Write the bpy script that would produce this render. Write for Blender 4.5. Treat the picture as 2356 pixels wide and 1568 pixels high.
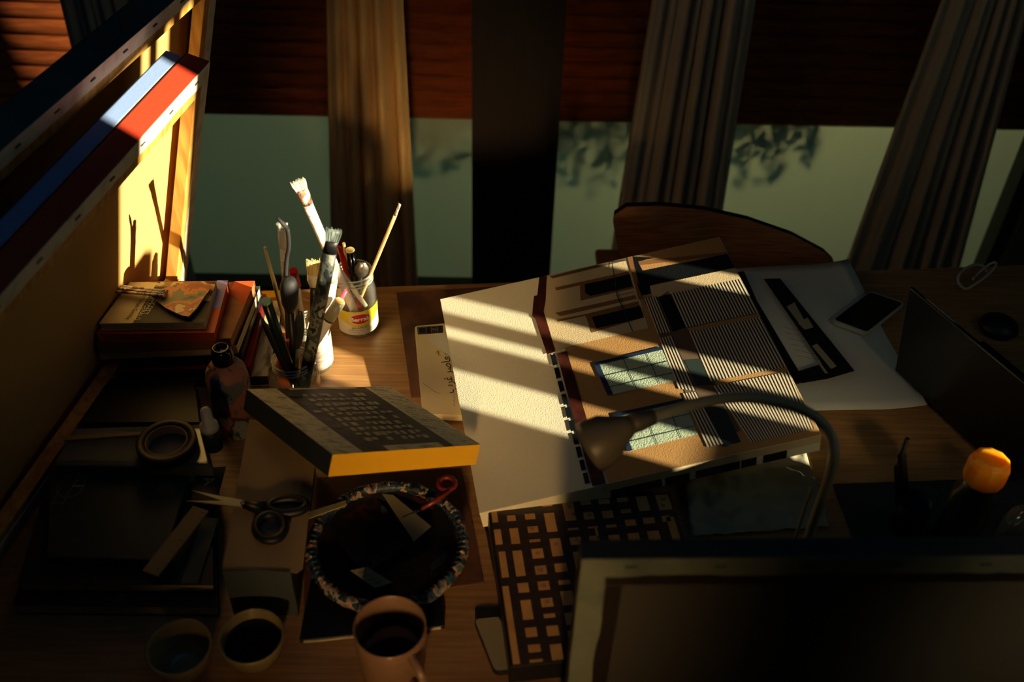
import bpy, math, random
from mathutils import Vector as V, Matrix
from mathutils.noise import noise as pnoise
random.seed(7)
for o in list(bpy.data.objects): bpy.data.objects.remove(o)
sc = bpy.context.scene; COL = sc.collection
PI = math.pi
# ------------------------------------------------------------------ camera
W, H, F = 2356, 1568, 2350.0
CAMP = V((0, 0, 1.9))
def cam_axes():
    u = -V((1087-1178, -(3500-784), -F)); u.normalize()
    f = V((0, 0, -1)); y = (f-f.dot(u)*u).normalized(); x = y.cross(u)
    a = math.radians(-1.6)
    R = Matrix((x, y, u))
    Z = Matrix(((math.cos(a), -math.sin(a), 0), (math.sin(a), math.cos(a), 0), (0, 0, 1)))
    return Z @ R
RC = cam_axes()
cd = bpy.data.cameras.new('camera'); cam = bpy.data.objects.new('camera', cd); COL.objects.link(cam)
m4 = RC.to_4x4(); m4.translation = CAMP; cam.matrix_world = m4
cd.sensor_width = 36; cd.lens = F/W*36; cd.clip_start = .02
cd.dof.use_dof = True; cd.dof.focus_distance = 1.62; cd.dof.aperture_fstop = 2.8
sc.camera = cam
vs = sc.view_settings
vs.view_transform = 'Standard'; vs.look = 'None'; vs.gamma = 1; vs.use_curve_mapping = False; vs.exposure = 0.0
# ------------------------------------------------------------------ light
wd = bpy.data.worlds.new('sky'); sc.world = wd; wd.use_nodes = True
wd.node_tree.nodes['Background'].inputs[0].default_value = (.22, .6, .6, 1)
wd.node_tree.nodes['Background'].inputs[1].default_value = .035
SAZ, SEL = math.radians(-27), math.radians(17)
sd = bpy.data.lights.new('sun', 'SUN'); sd.energy = 19.0; sd.color = (1, .85, .57); sd.angle = math.radians(.45)
sun = bpy.data.objects.new('sun', sd); COL.objects.link(sun)
SV = V((math.cos(SEL)*math.cos(SAZ), math.cos(SEL)*math.sin(SAZ), math.sin(SEL)))
sun.rotation_euler = SV.to_track_quat('Z', 'Y').to_euler(); sun.location = (3, -1, 3)
def area(name, loc, target, sx, sy, power, col):
    d = bpy.data.lights.new(name, 'AREA'); d.shape = 'RECTANGLE'; d.size = sx; d.size_y = sy; d.energy = power; d.color = col
    o = bpy.data.objects.new(name, d); COL.objects.link(o); o.location = loc
    o.rotation_euler = (V(loc)-V(target)).to_track_quat('Z', 'Y').to_euler(); return o
warm_fill = area('warm_fill_behind', (.0, -2.0, 1.75), (-.06, 1.15, .84), .18, .40, .40, (1, .60, .24)); warm_fill.data.spread = math.radians(13)  # added warm fill lamp; no doorway stands there
lamp2 = area('warm_fill_side', (1.05, -1.0, 2.3), (.66, .62, 1.0), .15, .3, .075, (1, .74, .40)); lamp2.data.spread = math.radians(11)  # added side fill to brighten the right end of the foreground canvas
area('terrace_sky', (.75, 3.1, 1.35), (.45, 2.4, .45), .25, .25, 6.0, (.95, .82, .36))
area('terrace_sky_wide', (-.3, 3.2, .9), (-.3, 2.35, .35), 2.6, .8, 1.1, (.50, .85, .50))
area('blue_fill', (-.1, 1.0, 2.5), (.0, 1.3, .8), 1.4, 1.4, .60, (.08, .42, .95))  # added blue fill to cool the shadows, not bounced light
area('curtain_fill', (1.42, .55, 1.6), (-.3, 1.5, .7), .7, .8, .55, (.62, .80, .66))  # added fill beside the right window, brightens the curtains
# ------------------------------------------------------------------ pixels to points on real planes
def ray(px, py): return RC @ V((px-1178, -(py-784), -F)).normalized()
def at(px, py, z): d = ray(px, py); return CAMP+d*((z-1.9)/d.z)
def aty(px, py, y): d = ray(px, py); return CAMP+d*(y/d.y)
def onp(px, py, P, n): d = ray(px, py); return CAMP+d*((P-CAMP).dot(n)/d.dot(n))
def mpp(p): return -((RC.transposed() @ (V(p)-CAMP)).z)/F      # metres per photo pixel at p
# ------------------------------------------------------------------ materials
def srgb(r, g, b):
    f = lambda c: (c/255/12.92) if c/255 <= .04045 else ((c/255+.055)/1.055)**2.4
    return (f(r), f(g), f(b), 1)
MATS = {}
def mat(name, col, rough=.6, metal=0, col2=None, scale=20, stretch=(1, 1, 1), lo=.4, hi=.6, bump=0, bscale=200, spec=.5, coat=0, trans=0, stops=None, detail=4):
    m = bpy.data.materials.new(name); m.use_nodes = True; nt = m.node_tree; b = nt.nodes['Principled BSDF']
    b.inputs['Base Color'].default_value = srgb(*col); b.inputs['Roughness'].default_value = rough
    b.inputs['Metallic'].default_value = metal; b.inputs['Specular IOR Level'].default_value = spec
    b.inputs['Coat Weight'].default_value = coat; b.inputs['Transmission Weight'].default_value = trans
    tc = nt.nodes.new('ShaderNodeTexCoord')
    if col2 or stops:
        mp = nt.nodes.new('ShaderNodeMapping'); mp.inputs['Scale'].default_value = stretch
        nt.links.new(tc.outputs['Object'], mp.inputs[0])
        n = nt.nodes.new('ShaderNodeTexNoise'); n.inputs['Scale'].default_value = scale; n.inputs['Detail'].default_value = detail
        nt.links.new(mp.outputs[0], n.inputs['Vector'])
        r = nt.nodes.new('ShaderNodeValToRGB'); e = r.color_ramp.elements
        if stops:
            r.color_ramp.interpolation = 'CONSTANT'
            e[0].position = 0; e[0].color = srgb(*stops[0][1]); e[1].position = stops[1][0]; e[1].color = srgb(*stops[1][1])
            for p, c in stops[2:]:
                k = e.new(p); k.color = srgb(*c)
        else:
            e[0].position = lo; e[0].color = srgb(*col); e[1].position = hi; e[1].color = srgb(*col2)
        nt.links.new(n.outputs['Fac'], r.inputs[0]); nt.links.new(r.outputs[0], b.inputs['Base Color'])
    if bump:
        n2 = nt.nodes.new('ShaderNodeTexNoise'); n2.inputs['Scale'].default_value = bscale; n2.inputs['Detail'].default_value = 3
        nt.links.new(tc.outputs['Object'], n2.inputs['Vector'])
        bp = nt.nodes.new('ShaderNodeBump'); bp.inputs['Strength'].default_value = bump; bp.inputs['Distance'].default_value = .002
        nt.links.new(n2.outputs['Fac'], bp.inputs['Height']); nt.links.new(bp.outputs[0], b.inputs['Normal'])
    MATS[name] = m; return m
def glass(name, tint, refl=.9, glint=0.0):
    m = bpy.data.materials.new(name); m.use_nodes = True; nt = m.node_tree; nt.nodes.clear()
    o = nt.nodes.new('ShaderNodeOutputMaterial'); mx = nt.nodes.new('ShaderNodeMixShader')
    t = nt.nodes.new('ShaderNodeBsdfTransparent'); t.inputs[0].default_value = (*tint, 1)
    g = nt.nodes.new('ShaderNodeBsdfGlossy'); g.inputs['Roughness'].default_value = .03
    fr = nt.nodes.new('ShaderNodeLayerWeight'); fr.inputs[0].default_value = .5
    pw = nt.nodes.new('ShaderNodeMath'); pw.operation = 'POWER'; pw.inputs[1].default_value = 3.5
    nt.links.new(fr.outputs['Facing'], pw.inputs[0])
    mu = nt.nodes.new('ShaderNodeMath'); mu.operation = 'MULTIPLY_ADD'; mu.inputs[1].default_value = refl; mu.inputs[2].default_value = .04
    nt.links.new(pw.outputs[0], mu.inputs[0]); nt.links.new(mu.outputs[0], mx.inputs[0])
    nt.links.new(t.outputs[0], mx.inputs[1]); nt.links.new(g.outputs[0], mx.inputs[2])
    df = nt.nodes.new('ShaderNodeBsdfDiffuse'); df.inputs[0].default_value = (.8, .82, .76, 1); m2 = nt.nodes.new('ShaderNodeMixShader'); m2.inputs[0].default_value = glint  # pale diffuse share stands in for sun glints on the glass
    nt.links.new(mx.outputs[0], m2.inputs[1]); nt.links.new(df.outputs[0], m2.inputs[2]); nt.links.new(m2.outputs[0], o.inputs[0])
    MATS[name] = m; return m
def translucent(name, col, w=.6):
    m = bpy.data.materials.new(name); m.use_nodes = True; nt = m.node_tree; nt.nodes.clear()
    o = nt.nodes.new('ShaderNodeOutputMaterial'); mx = nt.nodes.new('ShaderNodeMixShader'); mx.inputs[0].default_value = w
    a = nt.nodes.new('ShaderNodeBsdfDiffuse'); b = nt.nodes.new('ShaderNodeBsdfTranslucent')
    a.inputs[0].default_value = srgb(*col); b.inputs[0].default_value = srgb(*col)
    nt.links.new(a.outputs[0], mx.inputs[1]); nt.links.new(b.outputs[0], mx.inputs[2]); nt.links.new(mx.outputs[0], o.inputs[0])
    MATS[name] = m; return m
mat('oak', (172, 132, 84), .42, col2=(144, 106, 64), scale=9, stretch=(1.2, 18, 1), lo=.35, hi=.65, detail=8, spec=.4)
mat('oak_edge', (150, 104, 56), .5)
mat('dark_wood', (34, 24, 20), .5, col2=(26, 18, 16), scale=8, stretch=(10, 10, 1))
mat('ply', (168, 112, 66), .45, col2=(134, 84, 48), scale=10, stretch=(1.5, 1, 22), detail=6)
mat('shutter_wood', (154, 74, 26), .6, col2=(124, 56, 18), scale=14, stretch=(1, 1, 8))
mat('wall', (120, 116, 92), .9); mat('ceiling', (110, 110, 100), .9); mat('floor', (60, 48, 38), .6, col2=(45, 36, 28), scale=6, stretch=(1, 8, 1))
mat('outside', (150, 160, 130), .9)
mat('curtain_tan', (236, 200, 140), .95, bump=.3, bscale=900); mat('curtain_grey', (196, 184, 162), .95, bump=.3, bscale=900)
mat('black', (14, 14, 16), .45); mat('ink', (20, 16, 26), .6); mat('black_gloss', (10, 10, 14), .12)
mat('white', (226, 220, 200), .6); mat('cream', (222, 206, 160), .7, bump=.1, bscale=400)
mat('shaded_margin', (112, 116, 96), .8, col2=(78, 88, 78), scale=14, lo=.35, hi=.7, bump=.4, bscale=40)  # foreground canvas margin: dirt and its shade both put into the colour
mat('gesso', (228, 222, 200), .75, col2=(196, 186, 160), scale=30, lo=.45, hi=.7, bump=.4, bscale=60)
mat('linen', (196, 160, 92), .9, bump=.35, bscale=900); mat('shaded_linen', (64, 60, 50), .9, bump=.3, bscale=600)  # second linen has the foreground canvas's shade put into its colour
mat('pine', (214, 164, 84), .55, col2=(188, 128, 56), scale=12, stretch=(6, 6, .8))
mat('red_paint', (196, 62, 36), .5, bump=.3, bscale=120); mat('blue_paint', (124, 150, 196), .6, bump=.2); mat('navy', (18, 26, 34), .6)
mat('dark_red', (60, 14, 10), .6)
mat('grey_side', (84, 92, 84), .8, col2=(66, 74, 68), scale=12)
mat('board_white', (230, 226, 198), .75, bump=.25, bscale=520); mat('board_tan', (186, 142, 84), .75, bump=.25, bscale=520)
mat('board_light', (214, 194, 152), .75, bump=.25, bscale=520); mat('board_brown', (136, 94, 52), .7)
mat('board_maroon', (54, 22, 14), .45, col2=(78, 32, 20), scale=40); mat('board_dark', (16, 20, 24), .4, bump=.2)
mat('board_stripe', (232, 214, 182), .75); mat('board_teal', (34, 52, 50), .7); mat('board_pane', (184, 204, 176), .7, bump=.5, bscale=420)
mat('board_blue', (22, 44, 78), .6); mat('line_teal', (30, 70, 82), .6); mat('board_greybrown', (104, 84, 62), .75)
mat('kraft', (104, 66, 40), .8, col2=(78, 48, 30), scale=18, lo=.4, hi=.6)
mat('paper', (206, 208, 196), .85, bump=.15, bscale=60); mat('paper_dim', (150, 146, 122), .85)
mat('page', (206, 196, 160), .8, col2=(160, 148, 116), scale=60, stretch=(1, 1, 30))
mat('book_dark', (30, 34, 40), .4, col2=(70, 72, 70), scale=9, lo=.55, hi=.6)
mat('orange_cover', (206, 92, 44), .45, col2=(180, 72, 34), scale=7); mat('brown_cover', (150, 96, 56), .55, col2=(116, 70, 40), scale=24)
mat('lilac', (140, 136, 196), .45); mat('red_cover', (158, 26, 18), .4, col2=(190, 40, 26), scale=7)
mat('smoke_print', (218, 204, 158), .6, col2=(86, 80, 62), scale=26, stretch=(3, 1, 1), lo=.45, hi=.7)
mat('collage', (200, 170, 100), .6, stops=[(0, (70, 60, 50)), (.42, (206, 186, 130)), (.5, (150, 120, 80)), (.58, (196, 170, 90)), (.66, (120, 140, 130))], scale=25)
mat('paint_skin', (180, 110, 60), .5, stops=[(0, (60, 70, 60)), (.40, (110, 112, 90)), (.47, (190, 120, 64)), (.55, (160, 84, 48)), (.62, (206, 190, 140)), (.7, (90, 60, 50))], scale=24, bump=.8, bscale=60)
mat('paint_bottle', (120, 90, 80), .5, stops=[(0, (36, 40, 60)), (.38, (86, 92, 96)), (.46, (150, 92, 76)), (.53, (84, 60, 60)), (.58, (140, 146, 140)), (.66, (60, 72, 84))], scale=22, stretch=(1, 1, .6), bump=.8, bscale=60)
mat('paint_rim', (120, 110, 100), .5, stops=[(0, (20, 26, 36)), (.40, (40, 70, 90)), (.46, (24, 24, 30)), (.52, (150, 150, 130)), (.57, (180, 100, 70)), (.62, (60, 110, 110)), (.68, (30, 30, 40))], scale=60, bump=1, bscale=90)
mat('paint_black', (18, 14, 16), .4, stops=[(0, (14, 12, 16)), (.56, (60, 18, 16)), (.60, (16, 14, 20)), (.68, (80, 90, 96))], scale=22)
mat('stained_wood', (200, 170, 130), .5, stops=[(0, (50, 40, 36)), (.38, (150, 110, 80)), (.46, (232, 220, 200)), (.6, (120, 110, 140)), (.64, (230, 210, 180))], scale=70, stretch=(1, 1, .4), bump=.4)
mat('stained_dark', (70, 70, 60), .5, stops=[(0, (20, 24, 26)), (.42, (60, 66, 60)), (.52, (110, 112, 100)), (.6, (30, 34, 36)), (.68, (150, 150, 140))], scale=55, stretch=(1, 1, .5), bump=.5)
mat('white_smear', (236, 228, 214), .5, stops=[(0, (230, 222, 206)), (.52, (238, 232, 220)), (.58, (214, 150, 150)), (.62, (226, 214, 200)), (.7, (170, 160, 150))], scale=45, bump=.5, bscale=80)
mat('white_jar_paint', (226, 212, 196), .5, col2=(190, 160, 140), scale=30, stretch=(1, 1, 6), bump=.6, bscale=70)
mat('bristle_pale', (214, 214, 196), .7); mat('bristle_yellow', (226, 206, 140), .7); mat('bristle_grey', (120, 134, 128), .8); mat('bristle_dark', (28, 28, 28), .7)
mat('steel', (170, 166, 156), .28, metal=.9); mat('steel_dark', (74, 76, 72), .4, metal=.7); mat('dark_green', (16, 34, 30), .3); mat('mint', (140, 190, 160), .5)
mat('red_plastic', (196, 34, 28), .3); mat('pink_plastic', (206, 70, 96), .3); mat('orange_plastic', (214, 104, 34), .4); mat('wood_tip', (220, 176, 120), .5)
mat('label_yellow', (222, 196, 40), .5); mat('label_white', (224, 218, 190), .5); mat('label_red', (190, 28, 20), .5)
mat('yellow_paint', (232, 178, 26), .55); mat('box_white', (222, 210, 166), .7, col2=(150, 142, 114), scale=50, stretch=(1, 3, 1), lo=.5, hi=.7)
mat('box_brown', (86, 80, 62), .6, col2=(58, 58, 52), scale=16); mat('box_square', (190, 176, 130), .6)
mat('check_brown', (62, 46, 34), .5, col2=(46, 36, 30), scale=20, stretch=(1, 6, 1)); mat('check_cream', (212, 160, 92), .6, col2=(196, 146, 80), scale=30)
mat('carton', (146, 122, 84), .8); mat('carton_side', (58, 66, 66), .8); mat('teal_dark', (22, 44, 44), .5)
mat('cup', (122, 92, 68), .3, coat=.4); mat('bowl', (140, 124, 80), .3, coat=.4); mat('coffee', (12, 8, 8), .12)
mat('lamp_grey', (150, 146, 118), .35, coat=.3); mat('lamp_dark', (92, 84, 66), .4)
mat('amber_lid', (250, 168, 26), .35, trans=.15); _b = MATS['amber_lid'].node_tree.nodes['Principled BSDF']; _b.inputs['Subsurface Weight'].default_value = .8; _b.inputs['Subsurface Radius'].default_value = (.03, .015, .004); _b.inputs['Subsurface Scale'].default_value = 1
mat('mat_green', (14, 30, 32), .7); mat('grid', (48, 66, 66), .7)
mat('rubber', (20, 20, 22), .8); mat('laptop', (14, 16, 20), .35); mat('foliage', (50, 70, 30), .8); mat('scissor_blade', (150, 146, 120), .3, metal=.8)
mat('card_grey', (150, 140, 104), .7); mat('red_ring', (112, 32, 28), .35); mat('dusty_white', (176, 178, 168), .5)
glass('jar_glass', (.97, .99, .97), .8, .035); glass('rim_glass', (.9, .94, .9), 1.4, .30); glass('clear_glass', (.92, .95, .93), .9, .06); glass('pane', (.96, .98, .97), .8)  # rim glass gets the largest pale share, painting bright rings on jar rims
translucent('frost', (206, 214, 196), .65)
# ------------------------------------------------------------------ mesh builder
class MB:
    def __init__(s, mt='white'): s.v = []; s.f = []; s.mi = []; s.sm = []; s.ms = [mt]; s.cur = 0
    def use(s, mt):
        if mt not in s.ms: s.ms.append(mt)
        s.cur = s.ms.index(mt); return s
    def add(s, vs, fs, smooth=False):
        b = len(s.v); s.v += [V(p) for p in vs]
        for f in fs: s.f.append([b+i for i in f]); s.mi.append(s.cur); s.sm.append(smooth)
        return s
    def hexa(s, p):     # 8 points: bottom 4 then top 4
        return s.add(p, [(3, 2, 1, 0), (4, 5, 6, 7), (0, 1, 5, 4), (1, 2, 6, 5), (2, 3, 7, 6), (3, 0, 4, 7)])
    def box(s, x0, x1, y0, y1, z0, z1):
        return s.hexa([(x0, y0, z0), (x1, y0, z0), (x1, y1, z0), (x0, y1, z0), (x0, y0, z1), (x1, y0, z1), (x1, y1, z1), (x0, y1, z1)])
    def slab(s, top, t, n=None):   # top polygon (list of points), thickness t against normal
        top = [V(p) for p in top]
        if n is None:
            n = (top[1]-top[0]).cross(top[2]-top[1]).normalized()
            if n.z < 0: n = -n
        k = len(top); nn = (top[1]-top[0]).cross(top[2]-top[1])
        if nn.dot(n) < 0: top = top[::-1]
        lo = [p-n*t for p in top]
        return s.add(top+lo, [tuple(range(k)), tuple(range(2*k-1, k-1, -1))]+[(i, k+i, k+(i+1) % k, (i+1) % k) for i in range(k)])
    def fbox(s, O, ex, ey, ez, a):  # box in a frame: a = (x0,x1,y0,y1,z0,z1)
        P = lambda x, y, z: O+ex*x+ey*y+ez*z
        x0, x1, y0, y1, z0, z1 = a
        return s.hexa([P(x0, y0, z0), P(x1, y0, z0), P(x1, y1, z0), P(x0, y1, z0), P(x0, y0, z1), P(x1, y0, z1), P(x1, y1, z1), P(x0, y1, z1)])
    def tube(s, pts, rs, n=12, flat=1.0, up=None, cap=True, jit=0):
        pts = [V(p) for p in pts]
        if not isinstance(rs, (list, tuple)): rs = [rs]*len(pts)
        vs = []; fs = []; prev = up
        for i, p in enumerate(pts):
            d = (pts[min(i+1, len(pts)-1)]-pts[max(i-1, 0)]).normalized()
            a = prev if prev is not None else (V((1, 0, 0)) if abs(d.x) < .9 else V((0, 1, 0)))
            x = (a-a.dot(d)*d).normalized(); y = d.cross(x); prev = x
            for k in range(n):
                t = 2*PI*k/n; r = rs[i]*(1+jit*random.uniform(-1, 1))
                vs.append(p+x*math.cos(t)*r+y*math.sin(t)*r*flat)
        for i in range(len(pts)-1):
            for k in range(n): fs.append((i*n+k, i*n+(k+1) % n, (i+1)*n+(k+1) % n, (i+1)*n+k))
        s.add(vs, fs, True)
        if cap:
            b = len(s.v)-len(vs)
            for ring in (list(range(n))[::-1], [(len(pts)-1)*n+k for k in range(n)]):
                s.f.append([b+i for i in ring]); s.mi.append(s.cur); s.sm.append(False)
        return s
    def lathe(s, C, prof, n=40, ax=None, smooth=True):   # prof: (r, h)
        C = V(C); z = (V(ax).normalized() if ax is not None else V((0, 0, 1)))
        x = (V((1, 0, 0))-z*z.x).normalized(); y = z.cross(x); vs = []; fs = []
        for r, h in prof:
            for k in range(n):
                t = 2*PI*k/n; vs.append(C+z*h+(x*math.cos(t)+y*math.sin(t))*max(r, 1e-5))
        for i in range(len(prof)-1):
            for k in range(n): fs.append((i*n+k, i*n+(k+1) % n, (i+1)*n+(k+1) % n, (i+1)*n+k))
        return s.add(vs, fs, smooth)
    def ribbon(s, pts, w, n):   # flat line on a surface with normal n
        pts = [V(p) for p in pts]; n = V(n)
        for a, b in zip(pts[:-1], pts[1:]):
            d = (b-a).normalized(); q = d.cross(n).normalized()*w/2; e = d*w*.3
            f = [a-e-q, b+e-q, b+e+q, a-e+q]
            if (f[1]-f[0]).cross(f[2]-f[1]).dot(n) < 0: f = f[::-1]
            s.add(f, [(0, 1, 2, 3)])
        return s
    def text(s, body, size, fn, align='CENTER', bold=0):
        c = bpy.data.curves.new('t', 'FONT'); c.body = body; c.size = size; c.align_x = align; c.align_y = 'CENTER'; c.offset = bold; c.resolution_u = 3
        o = bpy.data.objects.new('t', c); COL.objects.link(o)
        dg = bpy.context.evaluated_depsgraph_get(); me = bpy.data.meshes.new_from_object(o.evaluated_get(dg))
        s.add([fn(v.co.x, v.co.y) for v in me.vertices], [tuple(p.vertices) for p in me.polygons])
        bpy.data.objects.remove(o); bpy.data.curves.remove(c); bpy.data.meshes.remove(me); return s
def obj(name, mb, parent=None, bevel=0, seg=2, label=None):
    me = bpy.data.meshes.new(name); me.from_pydata([tuple(p) for p in mb.v], [], mb.f)
    for m in mb.ms: me.materials.append(MATS[m])
    for i, p in enumerate(me.polygons): p.material_index = mb.mi[i]; p.use_smooth = mb.sm[i]
    me.update(); o = bpy.data.objects.new(name, me); COL.objects.link(o)
    if parent: o.parent = parent
    if label: o['label'] = label
    if bevel:
        b = o.modifiers.new('bevel', 'BEVEL'); b.width = bevel; b.segments = seg; b.limit_method = 'ANGLE'; b.angle_limit = .6
    return o
def tag(o, label, cat, group=None, kind=None):
    o['label'] = label; o['category'] = cat
    if group: o['group'] = group
    if kind: o['kind'] = kind
    return o
def thing(name, label, cat, group=None):
    o = bpy.data.objects.new(name, None); COL.objects.link(o); o.empty_display_size = .05
    return tag(o, label, cat, group)
def struct(name, mb, label, **k):
    o = obj(name, mb, **k); o['kind'] = 'structure'; o['label'] = label; o['category'] = name.split('_')[0]; return o
UP = V((0, 0, 1))
# ================================================================== SETTING
struct('floor', MB('floor').box(-1.85, 1.75, -2.3, 2.42, -.05, 0), 'dark wooden floor under the desk')
struct('ceiling', MB('ceiling').box(-1.85, 1.75, -2.3, 2.42, 2.6, 2.65), 'plain ceiling over the room')
struct('wall_left', MB('wall').box(-1.85, -1.8, -2.3, 2.42, 0, 2.6), 'plain wall at the left of the room')
wb = MB('wall').box(-1.85, 1.75, -2.35, -2.3, 0, 2.6)
struct('wall_front', wb, 'plain wall behind the viewer')
wb = MB('wall'); wb.box(-1.8, 1.7, 2.28, 2.40, 2.25, 2.6); wb.box(-1.8, 1.7, 2.28, 2.40, 0, .06)
wb.box(-1.8, -1.62, 2.28, 2.40, .06, 2.25); wb.box(1.42, 1.7, 2.28, 2.40, .06, 2.25)
struct('wall_back', wb, 'wall around the row of terrace windows')
# right wall and window; stepped sills and added upright boards shape the sun streaks
def wy(q): return (q-.681)/.891
wr = MB('wall'); X0, X1 = 1.5, 1.56
wr.box(X0, X1, -2.3, wy(.84), 0, 2.6); wr.box(X0, X1, wy(1.66), 2.42, 0, 2.6)
wr.box(X0, X1, wy(.84), wy(1.66), 0, 1.10); wr.box(X0, X1, wy(.84), wy(1.5), 1.935, 2.6); wr.box(X0, X1, wy(1.5), wy(1.66), 1.96, 2.6); wr.box(X0, X1, wy(1.50), wy(1.66), 1.10, 1.46)
wr.box(X0, X1, wy(.84), wy(.95), 1.10, 1.62); wr.box(X0, X1, wy(.95), wy(1.035), 1.10, 1.26)
struct('wall_right', wr, 'wall at the right with the tall sunlit window')
vb = thing('sun_streak_boards', 'unseen upright boards added in the right wall window to streak the sunlight', 'blind')
for a, b in ((1.037, 1.092), (1.118, 1.143), (1.185, 1.330), (1.374, 1.575)):
    obj('streak_board', MB('dark_wood').box(1.508, 1.522, wy(a), wy(b), 1.08, 1.98), vb)
# back windows
for i, (x0, x1) in enumerate(((-1.62, -.02), (.13, 1.42))):
    w = MB('dark_wood'); t = .035
    w.box(x0, x0+t, 2.30, 2.36, .06, 2.25); w.box(x1-t, x1, 2.30, 2.36, .06, 2.25)
    w.box(x0+t, x1-t, 2.30, 2.36, .06, .10); w.box(x0+t, x1-t, 2.30, 2.36, 2.20, 2.25)
    wf = struct('window_%d' % (i+1), w, ['terrace window left of the dark wooden post', 'terrace window right of the dark wooden post'][i])
    obj('pane', MB('pane').add([(x0+t, 2.315, .10), (x1-t, 2.315, .10), (x1-t, 2.315, 2.20), (x0+t, 2.315, 2.20)], [(0, 1, 2, 3)]), wf)
    obj('frosted_film', MB('frost').add([(x0-.03, 2.402, .03), (x1+.03, 2.402, .03), (x1+.03, 2.402, .95), (x0-.03, 2.402, .95)], [(0, 1, 2, 3)]), wf, label='pale frosted lower glass')
    s = MB('shutter_wood'); z = .597
    if True:
        y = 2.383
        # slats: shallow curved strips
        while z < 2.2:
            prof = [(0, .0), (.004, .006), (.006, .02), (.004, .034), (0, .0412)]
            vs_ = []; 
            for (dy, dz) in prof:
                vs_ += [(x0+.002, y-dy-.0, z+dz), (x1-.002, y-dy, z+dz)]
            s.add(vs_, [(2*k, 2*k+1, 2*k+3, 2*k+2) for k in range(4)], True)
            z += .041
    sh = obj('slatted_shutter', s, None)
    sh.location.y = 0
    so = sh.modifiers.new('solid', 'SOLIDIFY'); so.thickness = .004
    tag(sh, ['half lowered wooden slatted blind left of the dark post, glowing orange at far left', 'half lowered dark wooden slatted blind right of the dark post'][i], 'blind', 'slatted blinds')
struct('trim_1', MB('dark_wood').box(-.0212, .131, 2.27, 2.40, 0, 2.25), 'wide dark wooden post between the two terrace windows')
# leaves on the terrace close to the frosted glass
def leafy(x0, x1, z0, z1, n, name, label):
    m = MB('foliage')
    for k in range(n):
        c = V((random.uniform(x0, x1), random.uniform(2.42, 2.46), random.uniform(z0, z1)))
        if random.random() < (z1-c.z)/(z1-z0)*.7: continue
        a = random.uniform(0, 2*PI); l = random.uniform(.012, .03)
        d = V((math.cos(a), .2*random.uniform(-1, 1), math.sin(a))).normalized(); q = d.cross(V((0, 1, 0))).normalized()
        m.add([c-d*l, c+q*l*.45, c+d*l, c-q*l*.45], [(0, 1, 2, 3)])
        m.tube([c-d*l, V((c.x, 2.455, z1+.01))], .0012, n=4)
    m.tube([(x0, 2.46, z1+.02), ((x0+x1)/2, 2.45, z1-.01), (x1, 2.47, z1+.03)], .004, n=6)
    for k in range(6):
        xx = x0+(x1-x0)*(k+.5)/6; m.tube([(xx, 2.455, z1+.01), (xx+.02, 2.455, (z0+z1)/2)], .0025, n=5)
    return tag(obj(name, m), label, 'plant', 'climbing plants outside', None)
leafy(-.35, -.03, .46, .70, 260, 'climbing_plant', 'leafy plant shadowed on frosted glass left of the dark post')
leafy(.14, .50, .44, .70, 280, 'climbing_plant', 'leafy plant shadowed on frosted glass just right of the dark post')
leafy(.55, .86, .46, .70, 240, 'climbing_plant', 'leafy plant shadowed on frosted glass between the two right-hand curtains')
# curtains
def curtain(name, xt, xb, y, zt, zb, folds, mt, label, depth=.03, ph=0, bow=0):
    (a0, a1), (b0, b1) = xt, xb; n, rows = folds*14, 40; vs_ = []; fs = []
    for r in range(rows+1):
        t = r/rows; z = zt+(zb-zt)*t; L = a0+(b0-a0)*t; R = a1+(b1-a1)*t
        for k in range(n+1):
            u = k/n; uu = u+.018*math.sin(2*PI*(u*1.7+ph))+.012*math.sin(9*u+ph+2*t)
            x = L+(R-L)*u
            dy = depth*(math.sin(2*PI*folds*uu+ph)*.6+.35*math.sin(2*PI*folds*.47*uu+2*ph+.6*t)+.25*math.sin(2*PI*folds*2.1*uu+1.3*ph))
            x += .006*math.cos(2*PI*folds*uu+ph)+.004*math.sin(5*t+u*3)
            vs_.append((x, y+dy*(.75+.25*t), z))
    for r in range(rows):
        for k in range(n):
            a = r*(n+1)+k; fs.append((a, a+1, a+n+2, a+n+1))
    o = obj(name, MB(mt).add(vs_, fs, True)); m = o.modifiers.new('solid', 'SOLIDIFY'); m.thickness = .002
    return tag(o, label, 'curtain', 'curtains along the terrace windows')
curtain('curtain', (-.92, -.82), (-.96, -.80), 2.17, 2.19, .03, 6, 'curtain_grey', 'grey curtain at far left beside the glowing orange slats', .028, 1.1)
def lin(x_a, z_a, x_b, z_b, z): return x_a+(x_b-x_a)*(z-z_a)/(z_b-z_a)
def curt2(l0, l1, r0, r1, z1, z0, **k):    # measured edges at two heights, carried on to top and hem
    top = (l1+(r1-l1)*.1*0, r1); return (l1-.0, r1+.0), (lin(l1, z1, l0, z0, .03), lin(r1, z1, r0, z0, .03))
curtain('curtain', (-.285, -.200), (-.440, -.205), 2.15, 2.19, .03, 5, 'curtain_tan', 'tan curtain hanging behind the brush jars, left of the dark post', .032, .4)
curtain('curtain', (.385, .535), (.305, .585), 2.15, 2.19, .03, 8, 'curtain_grey', 'beige grey curtain hanging behind the plywood chair', .032, 2.0)
curtain('curtain', (1.02, 1.05), (.925, 1.26), 2.15, 2.19, .03, 8, 'curtain_grey', 'long grey curtain rightmost in the photo, above the laptop', .032, 3.1)
rod = thing('curtain_rod', 'dark curtain rod above the terrace windows', 'rod')
obj('pole', MB('dark_wood').tube([(-1.2, 2.15, 2.205), (1.4, 2.15, 2.205)], .012), rod)
for x in (-1.1, .05, 1.3): obj('bracket', MB('dark_wood').box(x-.01, x+.01, 2.14, 2.279, 2.21, 2.235), rod)
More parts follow.
